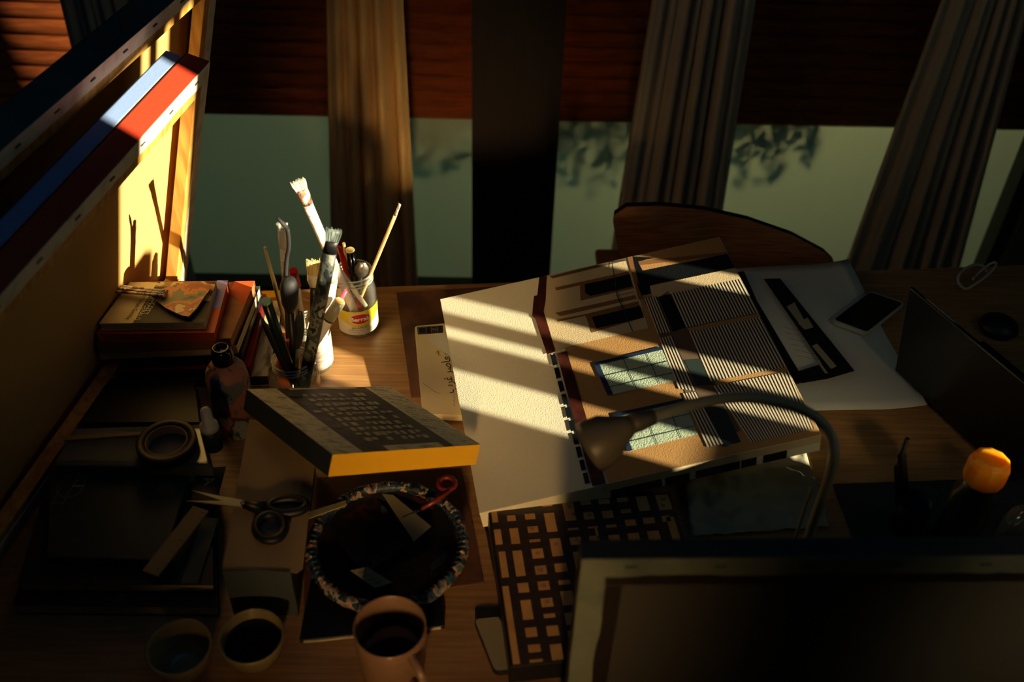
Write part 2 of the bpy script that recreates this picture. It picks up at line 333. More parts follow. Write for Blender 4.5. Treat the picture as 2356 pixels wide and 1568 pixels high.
# ================================================================== DESK
dk = thing('desk', 'light oak desk covered with books, jars and paintings', 'desk')
bl, br = at(600, 668, .75), at(1960, 622, .75)
dd = (br-bl).normalized(); dn = V((dd.y, -dd.x, 0))
c0 = bl-dd*.45; c1 = br+dd*.55
tp = MB('oak').slab([c0, c1, c1+dn*1.15, c0+dn*1.15], .028)
obj('desk_top', tp, dk, .002)
for (a, b) in ((.06, .06), (1.62, .06), (.06, 1.05), (1.62, 1.05)):
    p = c0+dd*a+dn*b; obj('leg', MB('oak_edge').box(p.x-.025, p.x+.025, p.y-.025, p.y+.025, 0, .722), dk, .003)
Z0 = .75
# ------------------------------------------------------------------ chair
ch = thing('plywood_chair', 'plywood chair with curved wooden backrest standing behind the desk', 'chair')
outl = [(1409, 500), (1412, 476), (1440, 461), (1520, 467), (1620, 482), (1720, 504), (1820, 533), (1890, 563), (1910, 580), (1914, 600), (1900, 640), (1820, 668), (1660, 690), (1520, 680), (1450, 640), (1420, 560)]
def chp(px, py, dy):
    p = aty(px, py, 1.66); q = (p.x-.45)/.23; return V((p.x, 1.66+dy-.03*(1-q*q)*-1-.03, p.z))
fr = [chp(x, y, 0) for x, y in outl]; bk = [chp(x, y, .014) for x, y in outl]; k = len(outl)
cen = sum(fr, V())/k; cenb = sum(bk, V())/k
m = MB('ply'); m.add(fr+[cen], [(i, (i+1) % k, k) for i in range(k)][::1]); m.add(bk+[cenb], [((i+1) % k, i, k) for i in range(k)])
m.use('black').add(fr+bk, [(i, (i+1) % k, k+(i+1) % k, k+i) for i in range(k)])
obj('backrest', m, ch, .0)
obj('seat', MB('ply').box(.25, .65, 1.66, 2.02, .44, .455), ch, .02)
obj('back_support', MB('ply').box(.41, .49, 1.652, 1.668, .45, .66), ch, .003)
for x, y in ((.28, 1.69), (.62, 1.69), (.28, 1.98), (.62, 1.98)): obj('leg', MB('steel_dark').tube([(x, y, 0), (x*.94+.027, y, .44)], .011), ch)
# ------------------------------------------------------------------ stretched canvases at the left
def stretched(name, label, Tf, e, s, L, Hh, side, fold, thick=.035, backfold=.026, linen='linen', bars='pine', group=None, e_wave=.004, front='dark_red', farcol=None):
    """Tf = top corner, e along the top edge, s downwards, n = e x s pointing out of the back"""
    n = s.cross(e).normalized()
    if n.x < 0 and abs(n.x) > abs(n.y): n = -n
    if abs(n.y) > abs(n.x) and n.y > 0: n = -n
    r = thing(name, label, 'canvas', group)
    c = MB(side)
    t = .0015
    c.fbox(Tf, e, s, n, (0, L, 0, t, -thick, 0)); c.fbox(Tf, e, s, n, (0, L, Hh-t, Hh, -thick, 0))
    c.use(farcol or side); c.fbox(Tf, e, s, n, (0, t, t, Hh-t, -thick, 0)); c.fbox(Tf, e, s, n, (L-t, L, t, Hh-t, -thick, 0))
    c.use(front).fbox(Tf, e, s, n, (0, L, 0, Hh, -thick-t, -thick)); obj('canvas_cover', c, r, .0008)
    # folded back margin with uneven inner edge
    f = MB(fold); N = 60
    def strip(o, a, b, LL, wv):
        vs_ = []
        for i in range(N+1):
            u = i/N*LL; w = backfold+e_wave*(pnoise(V((u*14, wv, 0)))+.5*pnoise(V((u*50, wv, 3)))); z1 = .0012
            vs_ += [o+a*u+n*.0004, o+a*u+n*z1, o+a*u+b*w+n*z1*1.2, o+a*u+b*w]
        fs = []
        for i in range(N):
            q = i*4
            for k_ in range(3): fs.append((q+k_, q+4+k_, q+5+k_, q+k_+1))
        f.add(vs_, fs)
    strip(Tf, e, s, L, 1.0); strip(Tf, s, e, Hh, 2.0); strip(Tf+e*L, s, -e, Hh, 3.0); strip(Tf+s*Hh, e, -s, L, 4.0)
    obj('folded_margin', f, r)
    bw = .045
    for a in ((t, L-t, t, bw), (t, L-t, Hh-bw, Hh-t), (t, bw, bw, Hh-bw), (L-bw, L-t, bw, Hh-bw)):
        obj('stretcher_bar', MB(bars).fbox(Tf, e, s, n, (*a, -.020, 0)), r, .001)
    obj('bare_back', MB(linen).fbox(Tf, e, s, n, (t, L-t, t, Hh-t, -thick+.001, -thick+.003)), r, label='bare cloth back')
    for k_ in range(int(L/.09)):
        obj('staple', MB('steel_dark').fbox(Tf+e*(.05+k_*.09)+s*.012, e, s, n, (-.006, .006, -.0008, .0008, .0015, .003)), r)
    return r, n
Bf = at(430, 650, .752); T_C = at(482, 140, 1.2); N_C = at(60, 610, 1.2)
eC = (N_C-T_C).normalized(); sC = (Bf-T_C); sC = (sC-sC.dot(eC)*eC).normalized(); HC = (.752-1.2)/sC.z
_, nC = stretched('stretched_canvas', 'red edged canvas nearest the books, its bare back lit by the sun', T_C, eC, sC, .95, HC, 'red_paint', 'gesso', group='canvases leaning at the left', front='dark_red')
TB = T_C-nC*.040+sC*.002+eC*.01
stretched('stretched_canvas', 'blue edged canvas sandwiched behind the red edged one', TB, eC, sC, .93, HC-.004, 'blue_paint', 'gesso', thick=.022, group='canvases leaning at the left', front='navy')
T_A = at(505, -90, 1.265); N_A = at(0, 347, 1.265)
eA = (N_A-T_A).normalized(); sA = (sC-sC.dot(eA)*eA).normalized(); HA = (.752-1.265)/sA.z
stretched('stretched_canvas', 'largest grey edged canvas leaning furthest left, top in shade', T_A-eA*.0, eA, sA, 1.02, HA, 'grey_side', 'gesso', thick=.045, group='canvases leaning at the left', front='navy', e_wave=.002)
# foreground canvas, lower right
TL = at(1338, 1284, 1.08); TR = at(2356, 1276, 1.08); eF = (TR-TL).normalized()
stretched('stretched_canvas', 'dark canvas seen from behind in the lower right foreground', TL, eF, V((0, 0, -1)), .72, 1.08-.7515, 'navy', 'shaded_margin', thick=.022, backfold=.027, linen='shaded_linen', bars='dark_wood', e_wave=.004, front='navy')
# ------------------------------------------------------------------ the big painted board
def parallelogram(c, zc, fixed=0):
    d = [ray(*p) for p in c]
    A = Matrix(((d[1].x, -d[2].x, d[3].x), (d[1].y, -d[2].y, d[3].y), (d[1].z, -d[2].z, d[3].z)))
    t = A.inverted() @ d[0]; t = [1, t[0], t[1], t[2]]; P = [d[i]*t[i] for i in range(4)]
    s = (zc-1.9)/P[fixed].z; return [CAMP+p*s for p in P]
BP = parallelogram([(1013, 688), (1655, 545), (1890, 1000), (1103, 1180)], .81)
bn = (BP[1]-BP[0]).cross(BP[3]-BP[0]).normalized()
if bn.z < 0: bn = -bn
BO = BP[0]
def bp(px, py, k=1): return onp(px, py, BO, bn)+bn*(.00025*k)
ZA = lambda L: [(900+x/3.2667, 520+y/3.2667) for x, y in L]
ZB = lambda L: [(1400+x/3.2667, 520+y/3.2667) for x, y in L]
ZC = lambda L: [(1250+x/3.3657, 850+y/3.3657) for x, y in L]
board = MB('board_white')
TH = .034
board.slab(BP, TH, bn)
def clipq(poly):   # keep painted shapes on the board
    e1 = (BP[1]-BP[0]); e2 = (BP[3]-BP[0]); out = []
    for p in poly:
        r = p-BO; a = r.dot(e1)/e1.dot(e1); b = r.dot(e2)/e2.dot(e2)
        a = min(max(a, .0015), .9985); b = min(max(b, .0015), .9985); h = (r.dot(bn)); out.append(BO+e1*a+e2*b+bn*h)
    return out
def shp(mt, pts, k=1):
    poly = clipq([bp(x, y, k) for x, y in pts])
    nn = V()
    for i in range(len(poly)): nn += poly[i].cross(poly[(i+1) % len(poly)])
    if nn.dot(bn) < 0: poly = poly[::-1]
    board.use(mt).add(poly, [tuple(range(len(poly)))])
def quad_in(Q, a0, a1, b0, b1):
    f = lambda a, b: tuple((Q[0][i]*(1-a)+Q[1][i]*a)*(1-b)+(Q[3][i]*(1-a)+Q[2][i]*a)*b for i in (0, 1))
    return [f(a0, b0), f(a1, b0), f(a1, b1), f(a0, b1)]
shp('board_tan', [(1300, 800), (1255, 633), (1655, 545), (1892, 1002), (1402, 1113), (1345, 960)], 1)
shp('board_light', ZA([(1172, 378), (1772, 226), (1800, 300), (1935, 770), (1335, 905), (1240, 945), (1150, 645)]), 2)
shp('board_greybrown', ZA([(1190, 380), (1765, 240), (1772, 262), (1215, 397)]), 3)
shp('board_brown', ZA([(1230, 466), (1785, 343), (1790, 366), (1245, 487)]), 3)
shp('board_brown', ZA([(1420, 446), (1790, 362), (1828, 470), (1425, 564)]), 3)
shp('board_dark', ZA([(1457, 442), (1797, 366), (1815, 458), (1500, 530), (1460, 505)]), 4)
shp('board_brown', ZA([(1235, 655), (1835, 522), (1850, 548), (1272, 680)]), 3)
shp('board_brown', ZA([(1248, 705), (1460, 665), (1860, 568), (1865, 590), (1255, 722)]), 3)
shp('board_brown', ZA([(1462, 675), (1862, 580), (1905, 690), (1510, 804)]), 3)
shp('board_dark', ZA([(1510, 688), (1872, 603), (1902, 692), (1545, 772)]), 4)
shp('board_maroon', ZA([(1114, 385), (1171, 378), (1163, 560), (1148, 645), (1162, 690), (1238, 945), (1175, 970), (1140, 865), (1085, 700), (1062, 680), (1068, 600), (1075, 530), (1100, 525)]), 5)
shp('board_maroon', [(1282, 815), (1305, 808), (1349, 955), (1401, 1127), (1370, 1134), (1345, 1045)], 5)
for k in range(11):
    x = 1267.5+8.35*k; y = 818+30.2*k
    if y < 1112: shp('board_dark', [(x, y), (x+10.5, y-2.5), (x+16.5, y+21), (x+6, y+24.5)], 5)
shp('board_brown', ZB([(138, 228), (182, 230), (232, 450), (262, 540), (230, 560)]), 5)
shp('board_tan', ZB([(182, 226), (900, 90), (905, 195), (225, 275)]), 3)
shp('board_brown', ZB([(225, 268), (890, 200), (893, 222), (232, 300)]), 4)
shp('board_dark', ZB([(180, 230), (345, 245), (222, 272), (262, 345), (900, 215), (965, 315), (312, 450), (322, 510), (252, 526), (215, 440)]), 5)
shp('board_light', ZB([(312, 455), (965, 317), (1002, 400), (335, 545)]), 4)
shp('board_greybrown', ZB([(262, 545), (485, 490), (590, 760), (1000, 1540), (760, 1640)]), 3)
def stripes(Q, n, k=5, duty=.5):
    for i in range(n):
        a = i/n; shp('board_stripe', quad_in(Q, a, a+duty/n, 0, 1), k)
for Q in (ZB([(470, 502), (1005, 402), (1140, 655), (590, 768)]), ZB([(612, 800), (1150, 688), (1355, 1062), (775, 1172)]), ZB([(795, 1207), (1375, 1095), (1556, 1530), (1080, 1630)])):
    shp('board_teal', Q, 4); stripes(Q, 24)
for Q, n in ((ZB([(272, 547), (362, 528), (478, 800), (372, 815)]), 5), (ZB([(385, 850), (482, 825), (668, 1243), (535, 1228)]), 5), (ZB([(565, 1262), (668, 1250), (882, 1640), (752, 1665)]), 5)):
    shp('board_teal', Q, 4); stripes(Q, n)
shp('board_dark', ZB([(378, 545), (452, 492), (592, 762), (488, 800)]), 4)
shp('board_teal', ZB([(572, 1010), (700, 1000), (795, 1195), (670, 1205)]), 4)
shp('board_teal', ZC([(1255, 300), (1405, 285), (1540, 565), (1395, 600)]), 4)
for Q in ([(1366, 836), (1522, 799), (1557, 877), (1400, 911)], [(1410, 953), (1574, 918), (1608, 1000), (1446, 1040)]):
    shp('board_pane', Q, 4); shp('board_blue', quad_in(Q, 0, 1, 0, .09), 6); shp('board_blue', quad_in(Q, -.0, .075, 0, 1.0), 6)
    for a in (.42, .76): shp('line_teal', quad_in(Q, a, a+.010, .05, 1), 6)
    for b in (.42, .76): shp('line_teal', quad_in(Q, .05, 1, b, b+.016), 6)
def bline(pts, w, mt, k=7): board.use(mt).ribbon([bp(x, y, k) for x, y in pts], w, bn)
bline(ZA([(1660, 275), (1700, 530), (1760, 665), (1815, 795)]), .0016, 'line_teal'); bline(ZA([(1660, 275), (1780, 262)]), .0012, 'line_teal')
bline(ZA([(1705, 525), (1820, 500)]), .0012, 'line_teal')
# painted near side: pale rounded fold above a row of dark blocks
sE = (BP[2]-BP[3]); L = sE.length; sd_ = sE.normalized(); out = sd_.cross(bn).normalized()
if out.y > 0: out = -out
def side(a0, a1, h0, h1, mt, k=1): 
    p = BP[3]; o = out*(.0003*k)
    q = [p+sd_*a0-bn*h0+o, p+sd_*a1-bn*h0+o, p+sd_*a1-bn*h1+o, p+sd_*a0-bn*h1+o]
    if (q[1]-q[0]).cross(q[2]-q[1]).dot(out) < 0: q = q[::-1]
    board.use(mt).add(q, [(0, 1, 2, 3)])
side(.36*L, L, 0, .016, 'board_light'); x = .36*L
blocks = [(.38, .47, 'board_dark'), (.47, .53, 'board_teal'), (.54, .61, 'board_dark'), (.61, .615, 'board_light'), (.63, .69, 'board_teal'), (.69, .76, 'board_dark'), (.765, .81, 'board_dark'), (.83, .90, 'board_dark')]
for a, b, mt in blocks: side(a*L, b*L, .016, .0335, mt, 2)
big = tag(obj('painted_board', board, None, .0), 'large painted canvas lying tilted on the desk, blank cream band at its left', 'painting')
# ------------------------------------------------------------------ things under and beside the board
def flat(name, label, cat, pts, z, t, mt, bevel=.0, group=None, px=True):
    P = [at(x, y, z) for x, y in pts] if px else pts
    return tag(obj(name, MB(mt).slab(P, t), None, bevel), label, cat, group)
flat('cardboard_sheet', 'stained brown cardboard sheet flat on the desk behind the sketch board', 'cardboard', [(912, 672), (1200, 655), (1330, 880), (946, 912)], .7526, .002, 'kraft')
nb = thing('notebook', 'cream notebook with script lettering under the left edge of the board', 'notebook')
def rounded(P, r=.006, n=5):
    out_ = []; k = len(P)
    for i in range(k):
        a, b, c = P[i-1], P[i], P[(i+1) % k]; d1 = (a-b).normalized(); d2 = (c-b).normalized()
        for j in range(n+1):
            t = j/n; p = b+d1*r*(1-t)**2+d2*r*t**2; out_.append(p)
    return out_
zN = .7665
P = [at(954, 750, zN), at(1040, 742, zN), at(1100, 955, zN), at(972, 951, zN)]
obj('cover', MB('cream').slab(rounded(P), .013), nb)
lb = MB('ink'); nz = UP
Q = [at(*p, zN+.0004) for p in ZA([(195, 757), (388, 745), (392, 800), (200, 813)])]; lb.slab(Q, .0003)
lb.use('card_grey'); 
for a in ((205, 762, 262, 805), (300, 756, 350, 798)):
    q = [at(*p, zN+.0007) for p in ZA([(a[0], a[1]), (a[2], a[1]-3), (a[2]+2, a[3]-3), (a[0]+2, a[3])])]; lb.ribbon(q+[q[0]], .0006, UP)
def pl(px, py, ang, z):   # text frame on a level surface at a pixel, baseline turned by ang
    o = at(px, py, z); c, s_ = math.cos(ang), math.sin(ang); return lambda x, y: V((o.x+x*c-y*s_, o.y+x*s_+y*c, z))
lb.text('W', .009, pl(1000, 758, -.1, zN+.0008)); obj('label_strip', lb, nb)
lt = MB('ink')
# script lettering in visual order
lt.text('\uFE8F\uFEAE\uFECF \uFEAE\uFEBB\uFE8E\uFECC\uFEE3', .021, pl(1030, 855, PI/2+.12, zN+.0006))
lt.text('\uFEAE\uFEE8\uFEEB', .010, pl(1006, 812, PI/2+.1, zN+.0006))
lt.ribbon([at(*p, zN+.0006) for p in ZA([(240, 1180), (290, 1215), (320, 1240), (370, 1258)])], .0006, UP)
for k_ in range(7): lt.ribbon([at(*p, zN+.0006) for p in ZA([(465+k_ % 2*6, 1250+k_*15), (480, 1257+k_*15)])], .0007, UP)
obj('lettering', lt, nb)
lf = MB('paper').slab([at(*p, zN+.0012) for p in ZA([(268, 850), (410, 790), (470, 1000)])], .0005)
obj('loose_leaf', lf, nb, label='folded loose leaf corner')
# right of the board: big sheets, picture strip, phone
def sheet(name, label, cat, P, mt, bumps, t=.0006, group=None, n=18):
    vs_ = []; fs = []
    for j in range(n+1):
        for i in range(n+1):
            a, b = i/n, j/n; p = (P[0]*(1-a)+P[1]*a)*(1-b)+(P[3]*(1-a)+P[2]*a)*b
            vs_.append(p+UP*bumps(a, b))
    for j in range(n):
        for i in range(n): q = j*(n+1)+i; fs.append((q, q+n+1, q+n+2, q+1))
    o = obj(name, MB(mt).add(vs_, fs, True)); m_ = o.modifiers.new('solid', 'SOLIDIFY'); m_.thickness = t
    return tag(o, label, cat, group)
z = .7525
sheet('paper_sheet', 'large pale drawing sheet right of the board, its edges curling', 'paper', [at(1560, 628, z), at(1948, 607, z), at(2130, 942, z), at(1660, 952, z)], 'paper', lambda a, b: .0015+.010*max(0, a-.75)**2*16*(.5+.5*math.cos(6*b))+.004*math.sin(3*a)*math.sin(3*b+1)**2)
flat('black_folder', 'thin black folder poking out beneath the right edge of the board', 'folder', [(1640, 634), (1712, 622), (1742, 690), (1850, 872), (1800, 890)], .764, .0075, 'black', .002)
mg = thing('picture_strip', 'torn strip of dark pictures lying on the pale drawing sheet', 'print')
zM = .7665; P = [at(x, y, zM) for x, y in ((1758, 641), (1795, 640), (1966, 852), (1905, 870), (1845, 880), (1822, 858), (1892, 836))]
obj('print', MB('board_dark').slab(P, .0010), mg)
mm = MB('paper_dim')
for Q in ([(1810, 705), (1828, 695), (1850, 735), (1840, 745)], [(1835, 742), (1858, 730), (1872, 752), (1852, 758)], [(1868, 795), (1880, 790), (1925, 842), (1912, 848)], [(1880, 832), (1888, 834), (1905, 858), (1898, 858)]):
    mm.slab([at(x, y, zM+.0004) for x, y in Q], .0003)
mm.use('board_dark')
for k_ in range(6): mm.ribbon([at(1800+k_*6, 752+k_*13, zM+.0004), at(1852+k_*6, 762+k_*13, zM+.0004)], .0006, UP)
obj('printed_pictures', mm, mg)
def phone(name, label, P, z, body, screen, grp=None):
    r = thing(name, label, 'phone', grp); c = sum(P, V())/4
    obj('phone_body', MB(body).slab(rounded(P, .010), .008), r, .001)
    obj('screen', MB(screen).slab(rounded([c+(p-c)*.93+UP*.0004 for p in P], .007), .0004), r)
    return r
zP = .7665
a0, a1, a2 = at(2003, 668, zP), at(1913, 736, zP), at(1995, 766, zP); a3 = a0+(a2-a1)
phone('mobile_phone', 'black mobile phone with pale rim lying on the drawing sheet beside the laptop', [a0, a1, a2, a3], zP, 'dusty_white', 'black_gloss')
zP = .7590; a0, a1 = at(1088, 1420, zP), at(1138, 1548, zP); d = V((.075, .012, 0))
phone('mobile_phone', 'pale screened mobile phone in black case left of the patterned box, bottom of photo', [a0, a1, a1+d*.45, a0+d*.45], zP, 'black', 'card_grey')
# laptop
lp = thing('laptop', 'open dark laptop at the right with its lid back turned to the sheet', 'laptop')
h0, h1 = at(2062, 850, .764), at(2262, 1035, .764); t0, t1 = at(2050, 615, .955), at(2237, 862, .955)
e = (h1-h0).normalized(); lidn = (h1-h0).cross(t0-h0).normalized(); wL = .24; sL = t0-h0; sL = (sL-sL.dot(e)*e).normalized()
obj('lid', MB('laptop').fbox(h0, e, sL, lidn, (0, .26, 0, .19, -.003, .003)), lp, .002)
q = V((-e.y, e.x, 0)); q = q if q.x > 0 else -q
bs = MB('laptop').fbox(h0-UP*.012+q*.004, e, q, UP, (0, .26, 0, .19, 0, .012)); obj('base', bs, lp, .002)
kb = MB('rubber')
for i in range(13):
    for j in range(5): kb.fbox(h0-UP*.0+q*(.03+j*.018)+e*(.014+i*.018), e, q, UP, (0, .015, 0, .015, 0, .0015))
obj('keyboard', kb, lp)
ms = MB('black'); c = at(2300, 745, .765)
ms.lathe(V((c.x, c.y, .7502)), [(.001, 0), (.030, .001), (.034, .008), (.030, .018), (.018, .026), (.001, .029)])
tag(obj('computer_mouse', ms), 'black rounded mouse in the dark beyond the laptop', 'mouse')
# tangled cable with a plug at far right
cb = MB('dusty_white'); c = at(2245, 640, .76); pts = []
for k_ in range(60):
    t = k_/59; pts.append(V((c.x+.045*math.cos(9*t)*(1-.3*t)+.03*(t-.5), c.y+.03*math.sin(9*t+1), .756+.022*abs(math.sin(7*t)))))
cb.tube(pts, .0024, n=8); tag(obj('cable', cb), 'coiled cable on the dark far right corner of the desk', 'cable')
# cutting mat
cm = thing('cutting_mat', 'dark green cutting mat with printed grid at the right behind the foreground canvas', 'mat')
m0, m1 = at(1915, 1112, .7535), at(2262, 1100, .7535); e = (m1-m0).normalized(); q = V((e.y, -e.x, 0))
obj('mat_sheet', MB('mat_green').fbox(m0, e, q, UP, (0, .36, 0, .21, -.003, 0)), cm, .001)
g = MB('grid'); nG = .0004
for k_ in range(33): g.ribbon([m0+e*(.02+k_*.01)+q*.015+UP*nG, m0+e*(.02+k_*.01)+q*.20+UP*nG], .0004, UP)
for k_ in range(19): g.ribbon([m0+e*.02+q*(.015+k_*.01)+UP*nG, m0+e*.34+q*(.015+k_*.01)+UP*nG], .0004, UP)
obj('printed_grid', g, cm)
g = MB('mat_green').fbox(m0, e, q, UP, (.022, .085, .02, .062, 0, .0006)); g.use('grid')
fn = lambda cx, cy: (lambda x, y: m0+e*(cx+x)-q*(-cy+y)+UP*.0009)
g.text('A3', .017, fn(.053, .040)); obj('lettering', g, cm)
# crumpled tissue below the board
z = .7525
sheet('crumpled_paper', 'creased white paper lying under the right front edge of the board', 'paper', [at(1570, 1110, z), at(1850, 1040, z), at(1905, 1215, z), at(1590, 1240, z)], 'paper_dim', lambda a, b: .003+.018*abs(pnoise(V((a*3.1, b*3.1, 2))))+.008*abs(pnoise(V((a*8, b*8, 5)))), n=30)
flat('black_pad', 'flat black pad under the patterned box and creased paper', 'pad', [(1110, 1185), (1190, 1130), (1500, 1130), (1560, 1280), (1180, 1540)], .7520, .0015, 'black')
# supports under the raised right half of the board
sb = thing('book', 'thick dark book propping the raised right half of the board', 'book')
c = (BP[1]+BP[2])/2-UP*0; obj('cover', MB('book_dark').box(.26, .40, 1.06, 1.28, .7542, .798), sb, .002)
obj('page_block', MB('page').box(.264, .396, 1.058, 1.06, .758, .794), sb)
# ------------------------------------------------------------------ gooseneck lamp
lm = thing('desk_lamp', 'grey gooseneck lamp arching over the painted board', 'lamp')
lx = at(1920, 1060, 1.03); base = V((lx.x, lx.y, .7505))
obj('base', MB('lamp_dark').lathe(base, [(.0, 0), (.06, 0), (.062, .006), (.055, .014), (.02, .018), (.012, .03), (0, .03)]), lm)
ctrl = [V((lx.x, lx.y, .775)), V((lx.x, lx.y, .90)), lx-UP*.02]
for (px, py, z) in ((1917, 1020, 1.043), (1898, 980, 1.056), (1860, 948, 1.068), (1800, 925, 1.078), (1730, 914, 1.085), (1650, 918, 1.088), (1570, 936, 1.087), (1505, 958, 1.083)): ctrl.append(at(px, py, z))
def smooth(P, n=8):
    out_ = []
    for i in range(len(P)-1):
        a, b, c_, d_ = P[max(i-1, 0)], P[i], P[i+1], P[min(i+2, len(P)-1)]
        for k_ in range(n):
            t = k_/n; out_.append(.5*((2*b)+(c_-a)*t+(2*a-5*b+4*c_-d_)*t*t+(3*b-a-3*c_+d_)*t**3))
    out_.append(P[-1]); return out_
obj('gooseneck', MB('lamp_grey').tube(smooth(ctrl), .0062, n=14), lm)
hd = at(1450, 975, 1.08); hv = (at(1335, 1040, 1.045)-hd).normalized()
obj('joint', MB('lamp_dark').tube([ctrl[-1], hd+(ctrl[-1]-hd)*.3, hd], [.009, .012, .012]), lm)
obj('lamp_shade', MB('lamp_dark').lathe(hd-hv*.004, [(.001, 0), (.010, .001), (.014, .008), (.018, .018), (.027, .032), (.030, .050), (.030, .058), (.028, .058), (.026, .048), (.022, .034), (.001, .026)], ax=hv), lm)
obj('bulb', MB('amber_lid').lathe(hd+hv*.03, [(.001, 0), (.016, .004), (.02, .014), (.014, .024), (.001, .028)], ax=hv), lm, label='amber bulb')
cbp = [at(1880, 1062, 1.0)-UP*.0, at(1868, 1130, .94), at(1842, 1245, .84)]
obj('lamp_cord', MB('lamp_grey').tube(smooth([V((lx.x-.016, lx.y, .985)), V((lx.x-.016, lx.y, .9)), V((lx.x-.014, lx.y, .8)), V((lx.x-.012, lx.y-.01, .766))]), .0022, n=8), lm)
# ------------------------------------------------------------------ amber lidded pot, glass bottle, upright tools
pt = thing('paint_pot', 'dark pot with a glowing amber lid at the right edge', 'pot')
lc = at(2280, 1062, .93); sc_ = mpp(lc); cx, cy = lc.x, lc.y
obj('pot_body', MB('dark_green').lathe((cx, cy, .7505), [(.001, 0), (.027, 0), (.029, .004), (.029, .115), (.022, .130), (.020, .150), (.001, .150)]), pt)
pr = [(.001, 0)]
lid = MB('amber_lid').lathe((cx, cy, .895), [(.0, 0), (.0255, 0), (.0265, .004), (.0265, .030), (.024, .038), (.017, .042), (.0, .043)], n=10, smooth=False)
obj('lid', lid, pt, .0015, label='amber ridged lid')
gb = thing('glass_bottle', 'clear glass bottle with round shoulder right of the amber lid', 'bottle')
c = at(2338, 1282, .76); obj('bottle_glass', MB('clear_glass').lathe((c.x+.012, c.y+.015, .7505), [(.001, 0), (.034, 0), (.038, .006), (.038, .05), (.034, .068), (.020, .085), (.013, .095), (.013, .12), (.015, .122)]), gb)
obj('stopper', MB('dusty_white').lathe((c.x+.012, c.y+.015, .868), [(.001, 0), (.0115, 0), (.0115, .012), (.016, .016), (.018, .03), (.012, .042), (.001, .045)]), gb)
th = thing('tool_holder', 'black cup of upright tools standing on the cutting mat', 'cup')
c = at(2080, 1215, .7545); obj('cup', MB('black').lathe((c.x, c.y, .7542), [(.001, 0), (.022, 0), (.024, .06), (.0225, .06), (.021, .003), (.001, .003)]), th)
def free(name, label, cat, pts, rs, mt, grp=None, n=10): return tag(obj(name, MB(mt).tube(pts, rs, n=n)), label, cat, grp)
p = aty(2088, 1008, c.y); free('paint_marker', 'tall black pen standing in the tool cup', 'pen', [V((c.x+.004, c.y, .76)), p-UP*.03, p-UP*.028, p], [.006, .006, .004, .003], 'black')
p = aty(2068, 1060, c.y); free('paint_marker', 'shorter thin black pen standing in the tool cup', 'pen', [V((c.x-.009, c.y, .76)), p-UP*.01, p], [.0038, .0038, .0015], 'black')
# ------------------------------------------------------------------ patterned box lower centre
pb = thing('patterned_box', 'black sided box with brown and cream checked top, left of foreground canvas', 'box')
zb = .790
p0, p1 = at(1127, 1168, zb), at(1540, 1134, zb); e = (p1-p0).normalized(); p2 = at(1181, 1529, zb)
q = (p2-p0); q = (q-q.dot(e)*e).normalized(); Lw = (p1-p0).length; Lh = (p2-p0).length
obj('box_body', MB('black').fbox(p0-UP*.037, e, q, -UP if False else UP, (-.003, Lw+.002, -.003, Lh+.002, 0, .0365)), pb, .002)
tpm = MB('check_brown').fbox(p0, e, q, UP, (0, Lw, 0, Lh, -.0006, 0))
tpm.use('check_cream')
sq = [(112, 403, 42, 105), (138, 557, 52, 105), (178, 748, 48, 180), (228, 1165, 46, 550), (222, 352, 55, 15), (348, 340, 70, 18), (480, 333, 72, 22), (232, 427, 58, 38), (362, 415, 70, 38), (505, 455, 72, 130), (635, 380, 75, 125), (750, 318, 72, 30), (878, 310, 78, 35), (1005, 298, 75, 32), (1148, 325, 78, 100), (1292, 315, 92, 105), (770, 410, 70, 50), (903, 400, 75, 50), (1030, 378, 72, 25), (1062, 458, 75, 42), (1190, 443, 82, 42), (255, 550, 60, 108), (382, 505, 72, 42), (395, 583, 75, 18), (662, 502, 75, 13), (800, 490, 70, 13), (828, 530, 18, 80), (928, 482, 72, 20), (545, 628, 76, 122), (680, 585, 78, 52), (810, 566, 70, 32), (948, 563, 76, 40), (1085, 557, 78, 52), (1225, 548, 82, 65), (1360, 500, 55, 165), (1310, 430, 60, 40), (285, 740, 66, 178), (415, 672, 80, 66), (437, 787, 80, 60), (577, 770, 85, 58), (692, 725, 40, 130), (315, 910, 75, 65), (457, 895, 80, 60), (600, 872, 80, 30), (622, 982, 82, 98), (340, 1063, 72, 135), (480, 1013, 82, 60), (497, 1105, 80, 28), (645, 1125, 76, 82), (370, 1220, 80, 65), (520, 1210, 82, 70), (655, 1280, 40, 140), (392, 1332, 85, 52), (548, 1360, 82, 115), (405, 1422, 90, 25)]
for (x, y, w, h) in sq:
    px, py = 1100+x/3.0267, 1050+y/3.0267; o = at(px, py, zb+.0005)
    k_ = 1/3.0267; a = (at(px+w*k_/2, py, zb)-at(px-w*k_/2, py, zb)).length/2; b = (at(px, py+h*k_/2, zb)-at(px, py-h*k_/2, zb)).length/2
    r_ = o-p0; u_, v_ = r_.dot(e), r_.dot(q)
    u0, u1, v0, v1 = max(u_-a, .001), min(u_+a, Lw-.001), max(v_-b, .001), min(v_+b, Lh-.001)
    if u1 > u0 and v1 > v0: tpm.fbox(p0, e, q, UP, (u0, u1, v0, v1, -.0001, .0003))
for r_ in range(4):      # rest of the pattern, behind the foreground canvas
    for k_ in range(4):
        u0 = .135+k_*.034; v0 = .115+r_*.034
        if u0+.02 < Lw and v0+.02 < Lh and k_+r_ > 1: tpm.fbox(p0, e, q, UP, (u0, u0+.02, v0, v0+.017, -.0001, .0003))
tpm.use('ink')
